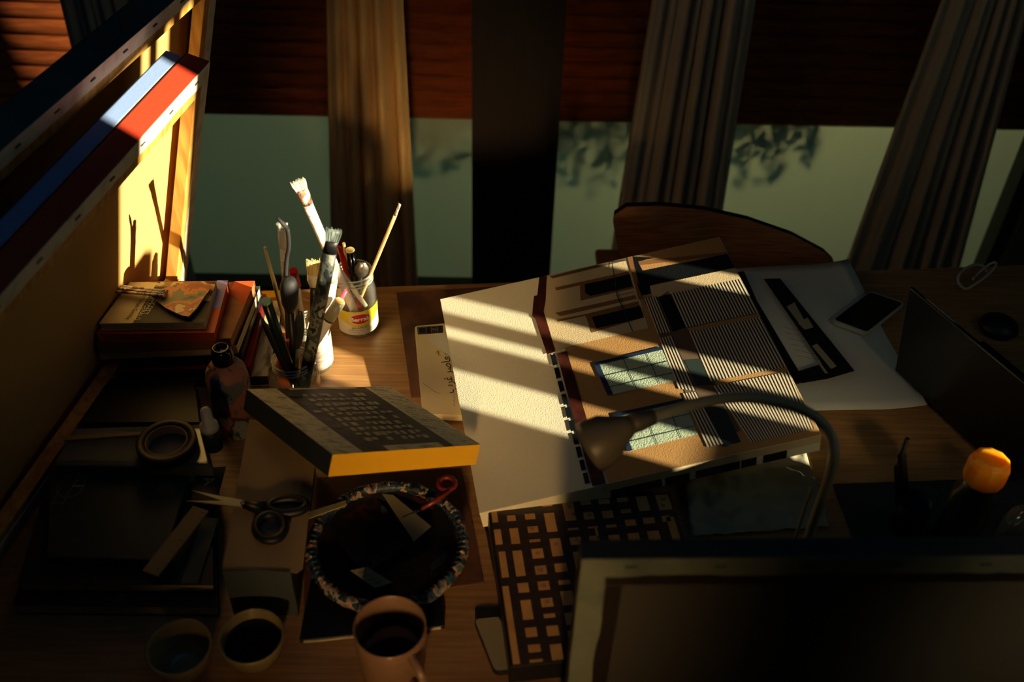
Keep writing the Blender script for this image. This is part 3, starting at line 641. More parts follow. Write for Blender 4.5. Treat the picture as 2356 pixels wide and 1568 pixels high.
for (x, y) in ((640, 350), (665, 400), (775, 405), (375, 500), (690, 580), (545, 610), (415, 672), (437, 790), (457, 897), (480, 1010), (1290, 300), (1290, 340)):
    o = at(1100+x/3.0267, 1050+y/3.0267, zb+.0006)
    for k_ in range(3): 
        a = random.uniform(-1, 1); tpm.ribbon([o+V((.002*k_-.002, -.002, 0)), o+V((.002*k_-.002+.001*a, .003, 0))], .0006, UP)
obj('checked_top', tpm, pb)
# ------------------------------------------------------------------ yellow sided painting
yb = thing('small_painting', 'yellow sided canvas with brown lattice painting resting on box and palette', 'painting')
YP = parallelogram([(568, 895), (895, 888), (1105, 1022), (765, 1045)], .812, 1)
yn = (YP[1]-YP[0]).cross(YP[3]-YP[0]).normalized(); yn = yn if yn.z > 0 else -yn
vtx = YP; tY = .031
sides = MB('navy'); lo = [p-yn*tY for p in vtx]
sides.add(list(vtx)+lo, [(0, 4, 5, 1), (3, 7, 4, 0), (4, 7, 6, 5)]); sides.use('yellow_paint').add(list(vtx)+lo, [(2, 6, 7, 3), (1, 5, 6, 2)])
obj('painted_sides', sides, yb, label='yellow painted front side')
B = lambda a, b, k_=0: (YP[0]*(1-a)+YP[1]*a)*(1-b)+(YP[3]*(1-a)+YP[2]*a)*b+yn*(.0003*k_)
face = MB('box_brown').add([B(0, 0), B(0, 1), B(1, 1), B(1, 0)], [(0, 1, 2, 3)])
def bq(mt, a0, a1, b0, b1, k_=1, sk=0): face.use(mt).add([B(a0, b0, k_), B(a0, b1, k_), B(a1, b1, k_), B(a1, b0, k_)], [(0, 1, 2, 3)])
bq('box_white', 0, .19, 0, 1); bq('box_white', .81, 1, 0, 1); bq('box_white', .27, .74, 0, .03); bq('box_white', .36, .74, .93, 1)
for k_ in range(9):
    a = [.30, .355, .41, .455, .50, .55, .60, .655, .70]
    for j in range(10):
        u = a[k_]+.004*math.sin(j*3+k_); w = random.uniform(.026, .042); b = .11+j*.078; h = random.choice((.03, .045, .052))
        if random.random() < .9: bq('box_square', u, u+w, b, b+h, 2)
for k_ in range(14):
    bq('board_dark', .20+.03*random.random(), .25+.04*random.random(), .08+k_*.06, .11+k_*.06, 2) if k_ % 2 else None
face.use('ink')
for (u0, n_) in ((.02, 22), (.83, 30)):
    for k_ in range(n_):
        b = .03+k_*.94/n_
        for j in range(5):
            u = u0+j*.03+.01*random.random(); pts = [B(u, b, 3), B(u+.012, b+.012*random.uniform(-1, 1), 3), B(u+.022, b, 3)]
            if u0 > .5 or random.random() < .35: face.ribbon(pts, .0007, yn)
obj('painted_face', face, yb)
# ------------------------------------------------------------------ carton, scissors
ct = thing('carton', 'upright cardboard carton with open flaps under the scissors', 'carton')
zc = .845; k0, k1, k2, k3 = at(574, 965, zc), at(712, 985, zc), at(668, 1315, zc), at(511, 1313, zc)
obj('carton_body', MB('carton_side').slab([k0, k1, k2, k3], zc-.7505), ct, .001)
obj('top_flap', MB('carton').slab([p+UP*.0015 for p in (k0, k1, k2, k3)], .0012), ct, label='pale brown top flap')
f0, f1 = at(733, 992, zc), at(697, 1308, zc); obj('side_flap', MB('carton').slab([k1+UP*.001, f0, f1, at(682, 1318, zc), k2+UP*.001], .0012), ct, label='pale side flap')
for o_, s_ in ((k3, k2),):
    rb = MB('steel_dark').tube([o_+UP*.002, s_+UP*.002], .0012, n=6); obj('front_crease', rb, ct)
sx = thing('scissors', 'black handled scissors lying open across the carton', 'scissors')
zs = .853; piv = at(560, 1160, zs)
def loop(c_, a, b, ang, r, mt='black'):
    pts = []
    for k_ in range(25):
        t = 2*PI*k_/24; x, y = a*math.cos(t), b*math.sin(t); pts.append(c_+V((x*math.cos(ang)-y*math.sin(ang), x*math.sin(ang)+y*math.cos(ang), 0)))
    return MB(mt).tube(pts, r, n=8, cap=False)
h1, h2 = at(663, 1163, zs), at(622, 1212, zs)
m_ = loop(h1, .024, .0125, .05, .0060); m_.tube([piv, h1+V((-.024, .001, 0))], [.005, .006], flat=.6); obj('handle', m_, sx)
m_ = loop(h2, .018, .0215, .5, .0060); m_.tube([piv, h2+V((-.004, .02, 0))], [.005, .007], flat=.6); obj('handle', m_, sx)
for tip in ((440, 1128), (428, 1152)):
    t_ = at(*tip, zs); d = (t_-piv).normalized(); q_ = UP.cross(d)
    obj('blade', MB('scissor_blade').add([piv+q_*.006, piv-q_*.005, t_, piv+q_*.006+UP*.002, piv-q_*.005+UP*.002, t_+UP*.001], [(0, 2, 1), (3, 4, 5), (0, 1, 4, 3), (1, 2, 5, 4), (2, 0, 3, 5)]), sx)
obj('pivot_screw', MB('steel').lathe(piv, [(.001, .003), (.003, .003), (.003, .005), (.001, .0055)], n=14), sx)
# ------------------------------------------------------------------ palette tray with its contents
plt = at(892, 1245, .80); R = 183*mpp(plt)
kb_ = flat('kraft_board', 'brown hardboard under the paint crusted palette dish', 'board', [(700, 1100), (1062, 1075), (1112, 1338), (700, 1400)], .754, .003, 'kraft')
db = thing('book', 'thin black sketchbook sticking out in front of the paint crusted dish', 'book')
P = [at(716, 1330, .763), at(1008, 1300, .763), at(1024, 1438, .763), at(688, 1472, .763)]
obj('cover', MB('black').slab(P, .0075), db, .0012); obj('page_block', MB('page').slab([P[0]*.0+(P[3]+(P[2]-P[3])*.03)-UP*.002+V((0, .004, 0)), P[2]+(P[3]-P[2])*.03-UP*.002+V((0, .004, 0)), P[2]+(P[3]-P[2])*.03-UP*.002-V((0, .0015, 0)), P[3]+(P[2]-P[3])*.03-UP*.002-V((0, .0015, 0))], .0035), db)
pd = thing('palette_dish', 'round dark dish with thick paint crusted rim beneath the yellow sided canvas', 'dish')
obj('dish', MB('paint_black').lathe((plt.x, plt.y, .7638), [(.001, 0), (R*.6, 0), (R*.86, .012), (R*.95, .030), (R*.91, .030), (R*.82, .014), (R*.58, .004), (.001, .004)], n=64), pd)
pts = []; rr = []
for k_ in range(97):
    t = 2*PI*k_/96; w = R*.95*(1+.02*pnoise(V((math.cos(t)*3, math.sin(t)*3, 0)))); pts.append(V((plt.x+w*math.cos(t), plt.y+w*math.sin(t), .795))); rr.append(.0075*(1+.35*pnoise(V((math.cos(t)*12, math.sin(t)*12, 5)))))
rr[-1] = rr[0]; rim = MB('paint_rim').tube(pts, rr, n=12, cap=False, jit=.12)
for k_ in range(70):
    t = 2*PI*k_/70+.02*random.random(); c_ = V((plt.x+R*.95*math.cos(t), plt.y+R*.95*math.sin(t), .800)); d = V((math.cos(t), math.sin(t), 0))
    rim.tube([c_-d*.007, c_+UP*.003, c_+d*.008-UP*.005], [.001, .0022, .0012], n=6)
obj('crusted_rim', rim, pd, label='paint crusted rim')
zi = .786
bkP = [at(735, 1185, zi), at(855, 1135, zi), at(955, 1240, zi), at(820, 1345, zi)]
pp = flat('paint_block', 'paint stained black block lying inside the crusted dish', 'block', None or [(748, 1190), (865, 1140), (950, 1235), (838, 1325)], .785, .014, 'paint_black', .002)
flat('card_strip', 'grey card strip propped in the crusted dish beside the black block', 'card', [(880, 1135), (905, 1138), (992, 1210), (952, 1245)], .790, .0015, 'card_grey')
mb_ = thing('matchbox', 'small matchbox with printed top at the front of the crusted dish', 'box')
P = [at(806, 1312, .788), at(845, 1304, .788), at(903, 1340, .788), at(862, 1352, .788)]
obj('box_body', MB('ink').slab(P, .011), mb_, .0006); l_ = MB('card_grey').slab([p+UP*.0006 for p in P], .0006); l_.use('ink')
c_ = sum(P, V())/4+UP*.001
for k_ in range(4): l_.ribbon([P[0]+(P[3]-P[0])*(.2+k_*.2)+(P[1]-P[0])*.15+UP*.001, P[0]+(P[3]-P[0])*(.2+k_*.2)+(P[1]-P[0])*(.6+.1*(k_ % 2))+UP*.001], .0007, UP)
obj('printed_label', l_, mb_)
rg = thing('palette_knife', 'red ring handled tool resting across the far rim of the crusted dish', 'tool')
c_ = at(1028, 1112, .812); m_ = MB('red_ring'); pts = [c_+V((.012*math.cos(t/12*2*PI), .012*math.sin(t/12*2*PI), 0)) for t in range(13)]
m_.tube(pts, .0035, n=8, cap=False); m_.tube([c_+V((.004, -.012, 0)), at(1005, 1150, .810), at(970, 1170, .806)], [.0035, .004, .0025]); obj('handle', m_, rg)
obj('blade', MB('steel_dark').tube([at(970, 1170, .806), at(925, 1190, .803)], [.0025, .001], flat=.3), rg)
st_ = flat('putty_scraper', 'pale wooden stick lying across left rim of the crusted dish', 'stick', [(700, 1180), (795, 1150), (798, 1160), (703, 1194)], .806, .002, 'card_grey')
# ------------------------------------------------------------------ mug and bowls
def vessel(name, label, cat, px, zr, rp, prof, mt, liquid, grp=None, zfl=.7505):
    c_ = at(px[0], px[1], zr); R_ = rp*mpp(c_); Hh = zr-zfl; r = thing(name, label, cat, grp)
    t = .0028; outp = [(R_*a, Hh*b) for a, b in prof]; inp = [(max(R_*a-t, .001), max(Hh*b, .005)) for a, b in prof[::-1]]
    obj('wall', MB(mt).lathe((c_.x, c_.y, zfl), [(.001, 0)]+outp+[(R_-t*.5, Hh+.0012)]+inp+[(.001, .005)], n=56), r)
    if liquid: obj('liquid', MB('coffee').lathe((c_.x, c_.y, zfl), [(.001, Hh*liquid[0]), (R_*liquid[1], Hh*liquid[0])], n=40), r, label='dark liquid')
    return r, c_, R_
mugr, mc, mR = vessel('mug', 'pinkish brown mug with handle at the front edge of the desk', 'mug', (897, 1440), .845, 85, [(.80, 0), (.86, .04), (.93, .3), (.97, .7), (1, 1)], 'cup', (.55, .93))
hp = [mc+V((mR*.60, -mR*.72, -.012)), mc+V((mR*.86, -mR*1.12, -.016)), mc+V((mR*1.0, -mR*1.28, -.035)), mc+V((mR*.90, -mR*1.15, -.058)), mc+V((mR*.62, -mR*.73, -.068))]
obj('handle', MB('cup').tube(smooth(hp, 6), .0058, n=12), mugr)
vessel('bowl', 'small olive bowl with lit inside at the lower left, left of its twin', 'bowl', (411, 1487), .80, 75, [(.45, 0), (.62, .12), (.84, .45), (.96, .8), (1, 1)], 'bowl', None, 'small bowls')
vessel('bowl', 'small bowl of dark liquid between the other bowl and the mug', 'bowl', (578, 1462), .80, 75, [(.45, 0), (.62, .12), (.84, .45), (.96, .8), (1, 1)], 'bowl', (.72, .90), 'small bowls')
# ------------------------------------------------------------------ dark lower left: folder on books, rulers
def clampC(P, z):
    lim = .004 if z < .80 else -.028
    for i, j in ((3, 2), (0, 1)):
        a, b = (P[i]-Bf).dot(nC), (P[j]-Bf).dot(nC)
        if a < lim < b: P[i] = P[i]+(P[j]-P[i])*((lim-a)/(b-a))
    return P
def book(name, label, TRp, BRp, BLp, z, t, cover, grp=None, cut=None, pages='page', extra=None):
    P = [None, at(*TRp, z), at(*BRp, z), at(*BLp, z)]; P[0] = P[1]+P[3]-P[2]; P = clampC(P, z-t)
    r = thing(name, label, 'book', grp); cv = .0012
    obj('cover', MB(cover).slab(P, cv), r); c_ = sum(P, V())/4
    P2 = [c_+(p-c_)*.985-UP*cv for p in P]; obj('page_block', MB(pages).slab(P2, t-2*cv), r)
    obj('back_cover', MB(cover).slab([p-UP*(t-cv) for p in P], cv), r)
    e_ = (P[1]-P[0]).normalized(); s_ = (P[0]-P[3]).normalized()
    obj('spine', MB(cover).slab([P[0], P[1], P[1]-s_*.001, P[0]-s_*.001], t), r)
    return r, P
zz = .7502
def fbook(label, pts, z0, t, cover, pages='page', grp='books at the lower left'):
    z = z0+t; P = clampC([at(x, y, z) for x, y in pts], z0); r = thing('book', label, 'book', grp)
    obj('cover', MB(cover).slab(P, .0012), r); c_ = sum(P, V())/4; obj('page_block', MB(pages).slab([c_+(p-c_)*.98-UP*.0012 for p in P], t-.0024), r); obj('back_cover', MB(cover).slab([p-UP*(t-.0012) for p in P], .0012), r)
    return r, P
fbook('wide dark book lowest of the lower left pile', [(60, 1090), (490, 1075), (500, 1395), (30, 1390)], .7502, .022, 'book_dark')
fbook('dark book in the middle of the lower left pile', [(70, 1080), (482, 1070), (492, 1345), (40, 1340)], .7728, .018, 'navy')
fl = thing('black_sleeve', 'black sleeve with round emblem on top of the lower left pile', 'sleeve')
z = .806; P = [at(118, 1062, z), at(442, 1070, z), at(378, 1290, z), at(105, 1280, z)]
obj('sleeve_body', MB('teal_dark').slab(P, .014), fl, .002)
em = MB('card_grey'); ze = z+.0005; c_ = at(163, 1118, ze)
em.ribbon([c_+V((.018*math.cos(t/20*2*PI), .020*math.sin(t/20*2*PI), 0)) for t in range(21)], .0009, UP)
em.ribbon([at(*p, ze) for p in ((162, 1078), (190, 1078), (145, 1157), (120, 1157), (162, 1078))], .0008, UP)
em.ribbon([at(168, 1117, ze), at(190, 1117, ze)], .003, UP); em.ribbon([at(175, 1106, ze), at(180, 1106, ze)], .003, UP)
obj('emblem', em, fl, label='pale line emblem')
def ruler(label, a, b, w, z, mt, cat='ruler'):
    A, B_ = at(*a, z), at(*b, z); d = (B_-A).normalized(); q_ = UP.cross(d)*w/2
    r = thing('ruler', label, cat, 'rulers on the lower left pile'); obj('stick', MB(mt).slab([A-q_, A+q_, B_+q_, B_-q_], .003), r, .0006)
    k_ = MB('ink')
    for i in range(int((B_-A).length/.01)):
        c2 = A+d*(.006+.01*i)+UP*.0003; k_.ribbon([c2+q_*.95, c2+q_*(.55 if i % 5 else .2)], .0005, UP)
    obj('tick_marks', k_, r); return r
ruler('broad wooden ruler slanting down the lower left pile beneath the scissors', (462, 1168), (345, 1318), .024, .8115, 'carton')
ruler('short grey ruler lying right of the broad wooden ruler', (485, 1190), (435, 1340), .022, .7945, 'grey_side')
lt_ = thing('leaflet', 'dark leaflet with a pale letter left of the carton top', 'leaflet')
obj('sheet', MB('ink').slab([at(x, y, .8065) for x, y in ((450, 1078), (520, 1072), (500, 1150), (440, 1148))], .0008), lt_)
obj('lettering', MB('card_grey').text('A', .022, pl(480, 1105, -1.2, .8069)), lt_)
# tray behind: glass sheet edge with tape roll
gt = flat('glass_plate', 'thin glass plate with a bright edge behind the black sleeve', 'plate', [(175, 990), (470, 985), (482, 1062), (130, 1056)], .828, .003, 'clear_glass')
flat('book', 'grey album lying flat beneath the glass plate at left', 'book', [(170, 985), (465, 975), (490, 1075), (125, 1070)], .8235, .0725, 'grey_side', .002)
tr = thing('tape_roll', 'dark round roll of tape on the glass plate at left', 'tape')
c_ = at(385, 1022, .835); Rt = 68*mpp(c_); hT = .015
obj('roll', MB('dark_wood').lathe((c_.x, c_.y, .8285), [(Rt*.72, 0), (Rt, 0), (Rt, hT), (Rt*.97, hT+.001), (Rt*.72, hT+.001), (Rt*.72, 0)], n=48), tr)
obj('core', MB('carton').lathe((c_.x, c_.y, .8287), [(Rt*.66, 0), (Rt*.70, 0), (Rt*.70, hT), (Rt*.66, hT), (Rt*.66, 0)], n=40), tr)
flat('wooden_stick', 'thin wooden stick lying across the glass plate behind the tape roll', 'stick', [(145, 1003), (330, 992), (331, 999), (146, 1012)], .8315, .003, 'carton')
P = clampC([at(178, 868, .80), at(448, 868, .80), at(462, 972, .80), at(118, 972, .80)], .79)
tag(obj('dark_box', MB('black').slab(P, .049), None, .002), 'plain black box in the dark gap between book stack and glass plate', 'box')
# ------------------------------------------------------------------ bottles by the stack
pbot = thing('paint_bottle', 'paint smeared squeeze bottle with dark cap in front of the book pile', 'bottle')
c_ = at(508, 800, .915); z0 = .7505; rB = 50*mpp(c_)
obj('bottle_body', MB('paint_bottle').lathe((c_.x, c_.y, z0), [(.001, 0), (rB*.9, 0), (rB, .006), (rB, .105), (rB*.92, .122), (rB*.6, .137), (rB*.45, .140), (.001, .140)]), pbot)
obj('cap', MB('black_gloss').lathe((c_.x, c_.y, z0+.138), [(.001, 0), (rB*.50, 0), (rB*.52, .003), (rB*.47, .022), (rB*.40, .027), (rB*.30, .028), (rB*.28, .020), (.001, .020)], n=28), pbot)
sp = thing('glue_bottle', 'small dark bottle with pale nozzle cap beside the paint smeared bottle', 'bottle')
c_ = at(478, 968, .88); rS = 22*mpp(c_)
obj('bottle_body', MB('teal_dark').lathe((c_.x, c_.y, .8285), [(.001, 0), (rS, 0), (rS, .03), (rS*.9, .036), (.001, .037)]), sp)
obj('nozzle_cap', MB('dusty_white').lathe((c_.x, c_.y, .8655), [(.001, 0), (rS, 0), (rS*.95, .008), (rS*.62, .010), (rS*.55, .034), (rS*.45, .037), (.001, .038)]), sp, label='pale nozzle cap')
# dark bottle behind painting corner
# ------------------------------------------------------------------ book stack
G = 'books in the stack beside the canvases'
book('book', 'grey printed album lowest of the stack beside the canvases', (652, 690), (617, 864), (150, 880), .772, .0216, 'smoke_print', G, pages='book_dark')
book('book', 'red book second from bottom of the stack beside the canvases', (612, 676), (574, 842), (165, 858), .795, .022, 'red_cover', G, pages='dark_red')
book('book', 'glossy black book third from bottom of the stack', (602, 668), (556, 812), (180, 830), .817, .021, 'book_dark', G, pages='black')
book('book', 'dark book with white page edges, middle of the stack', (598, 657), (545, 792), (188, 808), .839, .021, 'book_dark', G)
book('book', 'brown and orange hardback sticking out right under the paperbacks', (586, 646), (531, 778), (195, 790), .861, .021, 'brown_cover', G, pages='board_brown')
_, PO = book('book', 'orange paperback with lilac corner, second from the top of the stack', (525, 645), (493, 765), (202, 768), .879, .017, 'orange_cover', G, pages='orange_cover')
gb_, PG = book('book', 'white and black novel on top of the stack under the paint scraper', (497, 647), (470, 741), (216, 744), .893, .0135, 'cream', G)
oc = [o for o in bpy.data.objects if o.name.startswith('cover') and o.parent and 'orange paperback' in o.parent['label']][0]
m_ = MB('lilac').slab([PO[1]+(PO[0]-PO[1])*.0+UP*.0004, PO[1]+(PO[0]-PO[1])*.12+UP*.0004, PO[1]+(PO[0]-PO[1])*.12+(PO[2]-PO[1])*.55+UP*.0004, PO[1]+(PO[2]-PO[1])*.55+UP*.0004], .0003)
obj('cover_picture', m_, oc.parent, label='lilac cover corner')
oc = [o for o in bpy.data.objects if o.name.startswith('cover') and o.parent and 'brown and orange' in o.parent['label']][0]
P_ = [at(586, 646, .861), at(531, 778, .861)]; P_b = at(540, 647, .861)
m_ = MB('orange_cover').slab([P_[0]+UP*.0004, P_b+UP*.0004, P_b+(P_[1]-P_[0])*.22+UP*.0004, P_[0]+(P_[1]-P_[0])*.42+UP*.0004], .0003); obj('cover_band', m_, oc.parent, label='orange cover corner')
g0, g1, g2, g3 = PG
def gq(a, b, k_=1): return (g0*(1-a)+g1*a)*(1-b)+(g3*(1-a)+g2*a)*b+UP*.0003*k_
m_ = MB('ink').add([gq(.32, .12), gq(.32, 1), gq(1, 1), gq(1, .12)], [(0, 1, 2, 3)]); m_.use('collage').add([gq(.32, 0), gq(.32, .12), gq(1, .12), gq(1, 0)], [(0, 1, 2, 3)])
m_.add([gq(.80, .12, 2), gq(.66, .45, 2), gq(1, .5, 2), gq(1, .12, 2)], [(0, 1, 2, 3)]); obj('cover_picture', m_, gb_)
gx = (g1-g0).normalized(); gy = (g3-g0).normalized()
def gf(a, b): o = gq(a, b, 3); return lambda x, y: o+gy*x+gx*y
tx = MB('label_white'); tx.text('F. SCOTT', .0105, gf(.405, .60)); tx.text('FITZGERALD', .0105, gf(.355, .66))
tx.use('ink').text('The Great Gatsby', .0098, gf(.265, .58)); obj('lettering', tx, gb_)
# scraper on the novel
zk = .8955
sk = thing('paint_scraper', 'paint crusted fan shaped scraper with wooden handle lying on the novel', 'scraper')
Z2 = lambda L: [(150+x/3.1367, 600+y/3.1367) for x, y in L]
fan = Z2([(620, 250), (660, 215), (720, 192), (800, 168), (870, 160), (960, 163), (1055, 168), (1052, 195), (1000, 265), (950, 340), (890, 400), (840, 392), (790, 370), (720, 335), (660, 290)])
P_ = [at(x, y, zk+.006) for x, y in fan]; c_ = sum(P_, V())/len(P_)-UP*.003; n_ = len(P_)
m_ = MB('paint_skin').add(P_+[c_], [((i+1) % n_, i, n_) for i in range(n_)], True)
lo = [p-UP*.005-(p-c_)*.04 for p in P_]; m_.use('stained_dark').add(P_+lo, [(i, (i+1) % n_, n_+(i+1) % n_, n_+i) for i in range(n_)]); m_.add(lo, [tuple(range(n_))])
obj('blade', m_, sk)
hA, hB = Z2([(325, 195), (730, 235)]); m_ = MB('stained_wood').tube([at(*hA, zk+.006), at(*Z2([(520, 215)])[0], zk+.008), at(*hB, zk+.010)], [.009, .008, .008], flat=.5, n=10)
for k_ in range(3): m_.tube([at(hA[0]+4, hA[1]-7+k_*7, zk+.010), at(hB[0]-6, hB[1]-5+k_*5, zk+.013)], .0022, n=6)
obj('handle', m_, sk)
# ------------------------------------------------------------------ jars and what stands in them
def jar(name, label, c_, R_, Hh, rR, grp='glass jars of brushes', mt='jar_glass'):
    r = thing(name, label, 'jar', grp); x, y = c_.x, c_.y; z = .7505
    o_ = [(.001, 0), (R_*.88, 0), (R_*.97, .004), (R_, .012), (R_, Hh*.68), (R_*.96, Hh*.76), (rR*1.02, Hh*.84), (rR, Hh*.86), (rR*1.05, Hh*.88), (rR, Hh*.90), (rR*1.05, Hh*.93), (rR, Hh*.95), (rR*1.03, Hh*.985), (rR, Hh)]
    i_ = [(a-.0022, max(b, .006)) for a, b in o_[::-1] if a > .01]
    obj('jar_glass', MB(mt).lathe((x, y, z), o_+i_+[(.001, .006)], n=48), r)
    rm = MB('rim_glass')
    for hz in (.995, .93, .88): rm.tube([(x+rR*1.03*math.cos(t/36*2*PI), y+rR*1.03*math.sin(t/36*2*PI), z+Hh*hz) for t in range(37)], .0013, n=8, cap=False)
    obj('screw_rim', rm, r)
    return r
# right jar with the printed label
cB = aty(825, 752, 1.36); cB.z = 0; RB = 47.5*mpp(V((cB.x, 1.36, .8))); jb = jar('brush_jar', 'pickle jar with yellow and red label standing furthest right of the jars', V((cB.x, 1.36, 0)), RB, .122, RB*.87)
cB = V((cB.x, 1.36, 0))
ax = math.atan2(0-cB.y, 0-cB.x)+.10
def cyl(th_, z, k_=1): r = RB+.0004*k_; return V((cB.x+r*math.cos(ax+th_), cB.y+r*math.sin(ax+th_), z))
lab = MB('label_white'); N_ = 40; z0, z1 = .762, .812
def band(m_, mt, t0, t1, zf0, zf1, k_, n=40):
    vs_ = []
    for i in range(n+1):
        t = t0+(t1-t0)*i/n; vs_ += [cyl(t, zf0(t), k_), cyl(t, zf1(t), k_)]
    m_.use(mt).add(vs_, [(2*i, 2*i+2, 2*i+3, 2*i+1) for i in range(n)], True)
band(lab, 'label_white', -1.25, 1.35, lambda t: z0, lambda t: z1, 1); band(lab, 'label_yellow', -1.25, 1.35, lambda t: z0+.018+.016*min(1, t*t*.8), lambda t: z1+.0004, 2)
band(lab, 'label_white', -.52, .52, lambda t: .785+.010*0-.011*math.sqrt(max(0, 1-(t/.52)**2))+.012, lambda t: .797+.0115*math.sqrt(max(0, 1-(t/.52)**2)), 3)
band(lab, 'label_red', -.48, .48, lambda t: .797-.0100*math.sqrt(max(0, 1-(t/.48)**2)), lambda t: .797+.0100*math.sqrt(max(0, 1-(t/.48)**2)), 4)
obj('paper_label', lab, jb, label='yellow and white paper label')
def ct_(t0, z): return lambda x, y: cyl(t0+x/RB, z+y, 6)
tx = MB('white'); tx.text('Berrak', .0118, ct_(0, .797), bold=.0004); tx.use('ink').text('JALAPEÑO', .0062, ct_(0, .7785)); tx.text('DİLİMLİ ACI BİBER TURŞUSU', .0030, ct_(0, .7735))
tx.text('Acılı Jalapeno Biber Turşusu  Hot Pepper', .0024, ct_(0, .7695)); tx.text('Pickled Jalapeno Peppers', .0024, ct_(0, .7660)); obj('lettering', tx, jb)
# paint covered jar in the middle, front jar
cW = at(730, 838, .752); cW.z = 0; RW = 38*mpp(V((cW.x, cW.y, .8))); jw = jar('brush_jar', 'glass jar coated in white paint, behind the front jar', cW, RW, .098, RW*.88)
m_ = MB('white_jar_paint').lathe((cW.x, cW.y, .7505), [(RW+.0006, .012), (RW+.0012, .03), (RW+.0012, .060), (RW+.0006, .072)], n=40); obj('paint_coat', m_, jw, label='white paint coat')
cF = at(670, 826, .852); cF.z = 0; RF = 58*mpp(V((cF.x, cF.y, .80))); jf = jar('brush_jar', 'clear front jar crammed with dark brushes and orange bottle', cF, RF, .102, 43*mpp(V((cF.x, cF.y, .85))))
J3 = lambda x, y: (550+x/3.0156, 380+y/3.0156)
def pin(c_, dx, dy, z=.758): return V((c_.x+dx, c_.y+dy, z))
CH = 'brushes and pens in the jars'
def brush(label, tip, base, w, bl, fl, bm, fm, hm, mid=None, grp=CH, flat=.4, hair=46, splay=1.25, hw=None, name='paintbrush'):
    """tip, base 3D; w ferrule half width; bl bristle length; fl ferrule length"""
    r = thing(name, label, 'brush', grp); d = (base-tip).normalized(); vdir = (tip-CAMP).normalized(); x = d.cross(vdir).normalized(); y = d.cross(x)
    b0 = tip+d*bl; m_ = MB(bm)
    for k_ in range(hair*2):
        a = random.uniform(-1, 1); c2 = random.uniform(-1, 1)*flat; l = random.uniform(.0, .25)
        m_.tube([b0+x*a*w*.9+y*c2*w*.8+d*.002, b0-d*bl*.5+x*a*w*(.5+.5*splay)+y*c2*w, tip+d*bl*l+x*a*w*splay+y*c2*w*1.1], [w*.06, w*.055, w*.02], n=4, cap=False)
    m_.tube([b0+d*.002, b0-d*bl*.55, tip+d*bl*.15], [w*.9, w*.95, w*.8], n=12, flat=flat*.9, up=x); obj('bristles', m_, r)
    obj('ferrule', MB(fm).tube([b0-d*.001, b0+d*fl*.5, b0+d*fl], [w, w*1.02, (hw or w*.8)*1.05], n=16, flat=flat if hw is None else .6, up=x), r)
    h = hw or w*.8; pts = [b0+d*fl*.98]+([mid] if mid else [])+[base]
    obj('handle', MB(hm).tube(smooth(pts, 5), [h*(1 if i < 3 else .95) for i in range(len(smooth(pts, 5)))], n=12, flat=.6, up=x), r)
    return r
brush('tall wide brush stained white leaning left, highest in the jars', aty(*J3(405, 105), 1.22), V((cB.x+.004, cB.y-.006, .762)), .0085, .020, .034, 'bristle_pale', 'stained_wood', 'white_smear', hw=.0072, hair=90)
brush('upright brush with white smeared flat tip at the left of the front jar', aty(*J3(298, 400), 1.17), pin(cF, -.006, .004), .0062, .012, .030, 'bristle_pale', 'white_smear', 'white_smear', hw=.0055)
brush('thick dark brush smeared grey, leaning right across the jars', aty(*J3(660, 440), 1.13), pin(cF, .004, -.002), .0088, .022, .020, 'bristle_grey', 'black', 'stained_dark', hw=.0100)
brush('broad flat brush with yellowish bristles and white ferrule in the middle jar', aty(*J3(522, 650), 1.25), pin(cW, -.006, -.004), .0105, .030, .024, 'bristle_yellow', 'white', 'black', hw=.006)
r_ = thing('paintbrush', 'bent black brush crossing in front of the upright white tipped brush', 'brush', CH)
P_ = [aty(*J3(265, 362), 1.15), aty(*J3(335, 440), 1.152), aty(*J3(345, 560), 1.155), aty(*J3(325, 800), 1.158), pin(cF, -.01, -.004, .77)]
obj('bristles', MB('bristle_dark').tube([P_[0], P_[0]*.4+P_[1]*.6, P_[1]], [.0015, .0035, .003], n=10), r_); obj('handle', MB('bristle_dark').tube(smooth(P_[1:], 6), .0030, n=10), r_)
def stick(name, label, cat, a, ya, b3, rs, mt, parts=None):
    r = thing(name, label, cat, CH); A_ = aty(*a, ya); n = len(rs); pts = [A_+(b3-A_)*(i/(n-1)) for i in range(n)]
    obj('shaft', MB(mt).tube(pts, rs, n=12), r)
    for (pn, pm, t0, t1, r0, r1) in (parts or []): obj(pn, MB(pm).tube([A_+(b3-A_)*t0, A_+(b3-A_)*t1], [r0, r1], n=14), r)
    return r
stick('wooden_stick', 'pale yellow stick leaning out to the left of the front jar', 'stick', J3(180, 568), 1.18, pin(cF, .006, .01, .80), [.0022, .0034, .003, .003], 'bristle_yellow')
brush('thin brush with red stained tip leaning right out of the pickle jar', aty(*J3(1118, 265), 1.33), V((cB.x-.012, 1.365, .762)), .0022, .010, .016, 'white', 'stained_wood', 'wood_tip', hw=.0030, hair=14, flat=.8)
r_ = thing('paintbrush', 'round black bristled brush standing bristles up in the front jar', 'brush', CH)
a_, b_ = aty(*J3(345, 800), 1.14), aty(*J3(355, 1010), 1.15)
obj('bristles', MB('bristle_dark').tube([a_-(b_-a_)*.05, a_, a_+(b_-a_)*.25, a_+(b_-a_)*.7, b_], [.003, .010, .0135, .012, .006], n=16), r_)
obj('handle', MB('black').tube([b_, pin(cF, .0, .006, .765)], .005), r_)
t_ = aty(*J3(338, 705), 1.16); stick('pencil', 'wooden pencil with pale tip rising behind the black bristled brush', 'pencil', J3(338, 705), 1.165, pin(cF, .002, .012, .77), [.001, .0045, .0045, .0045, .0045, .0045], 'wood_tip')
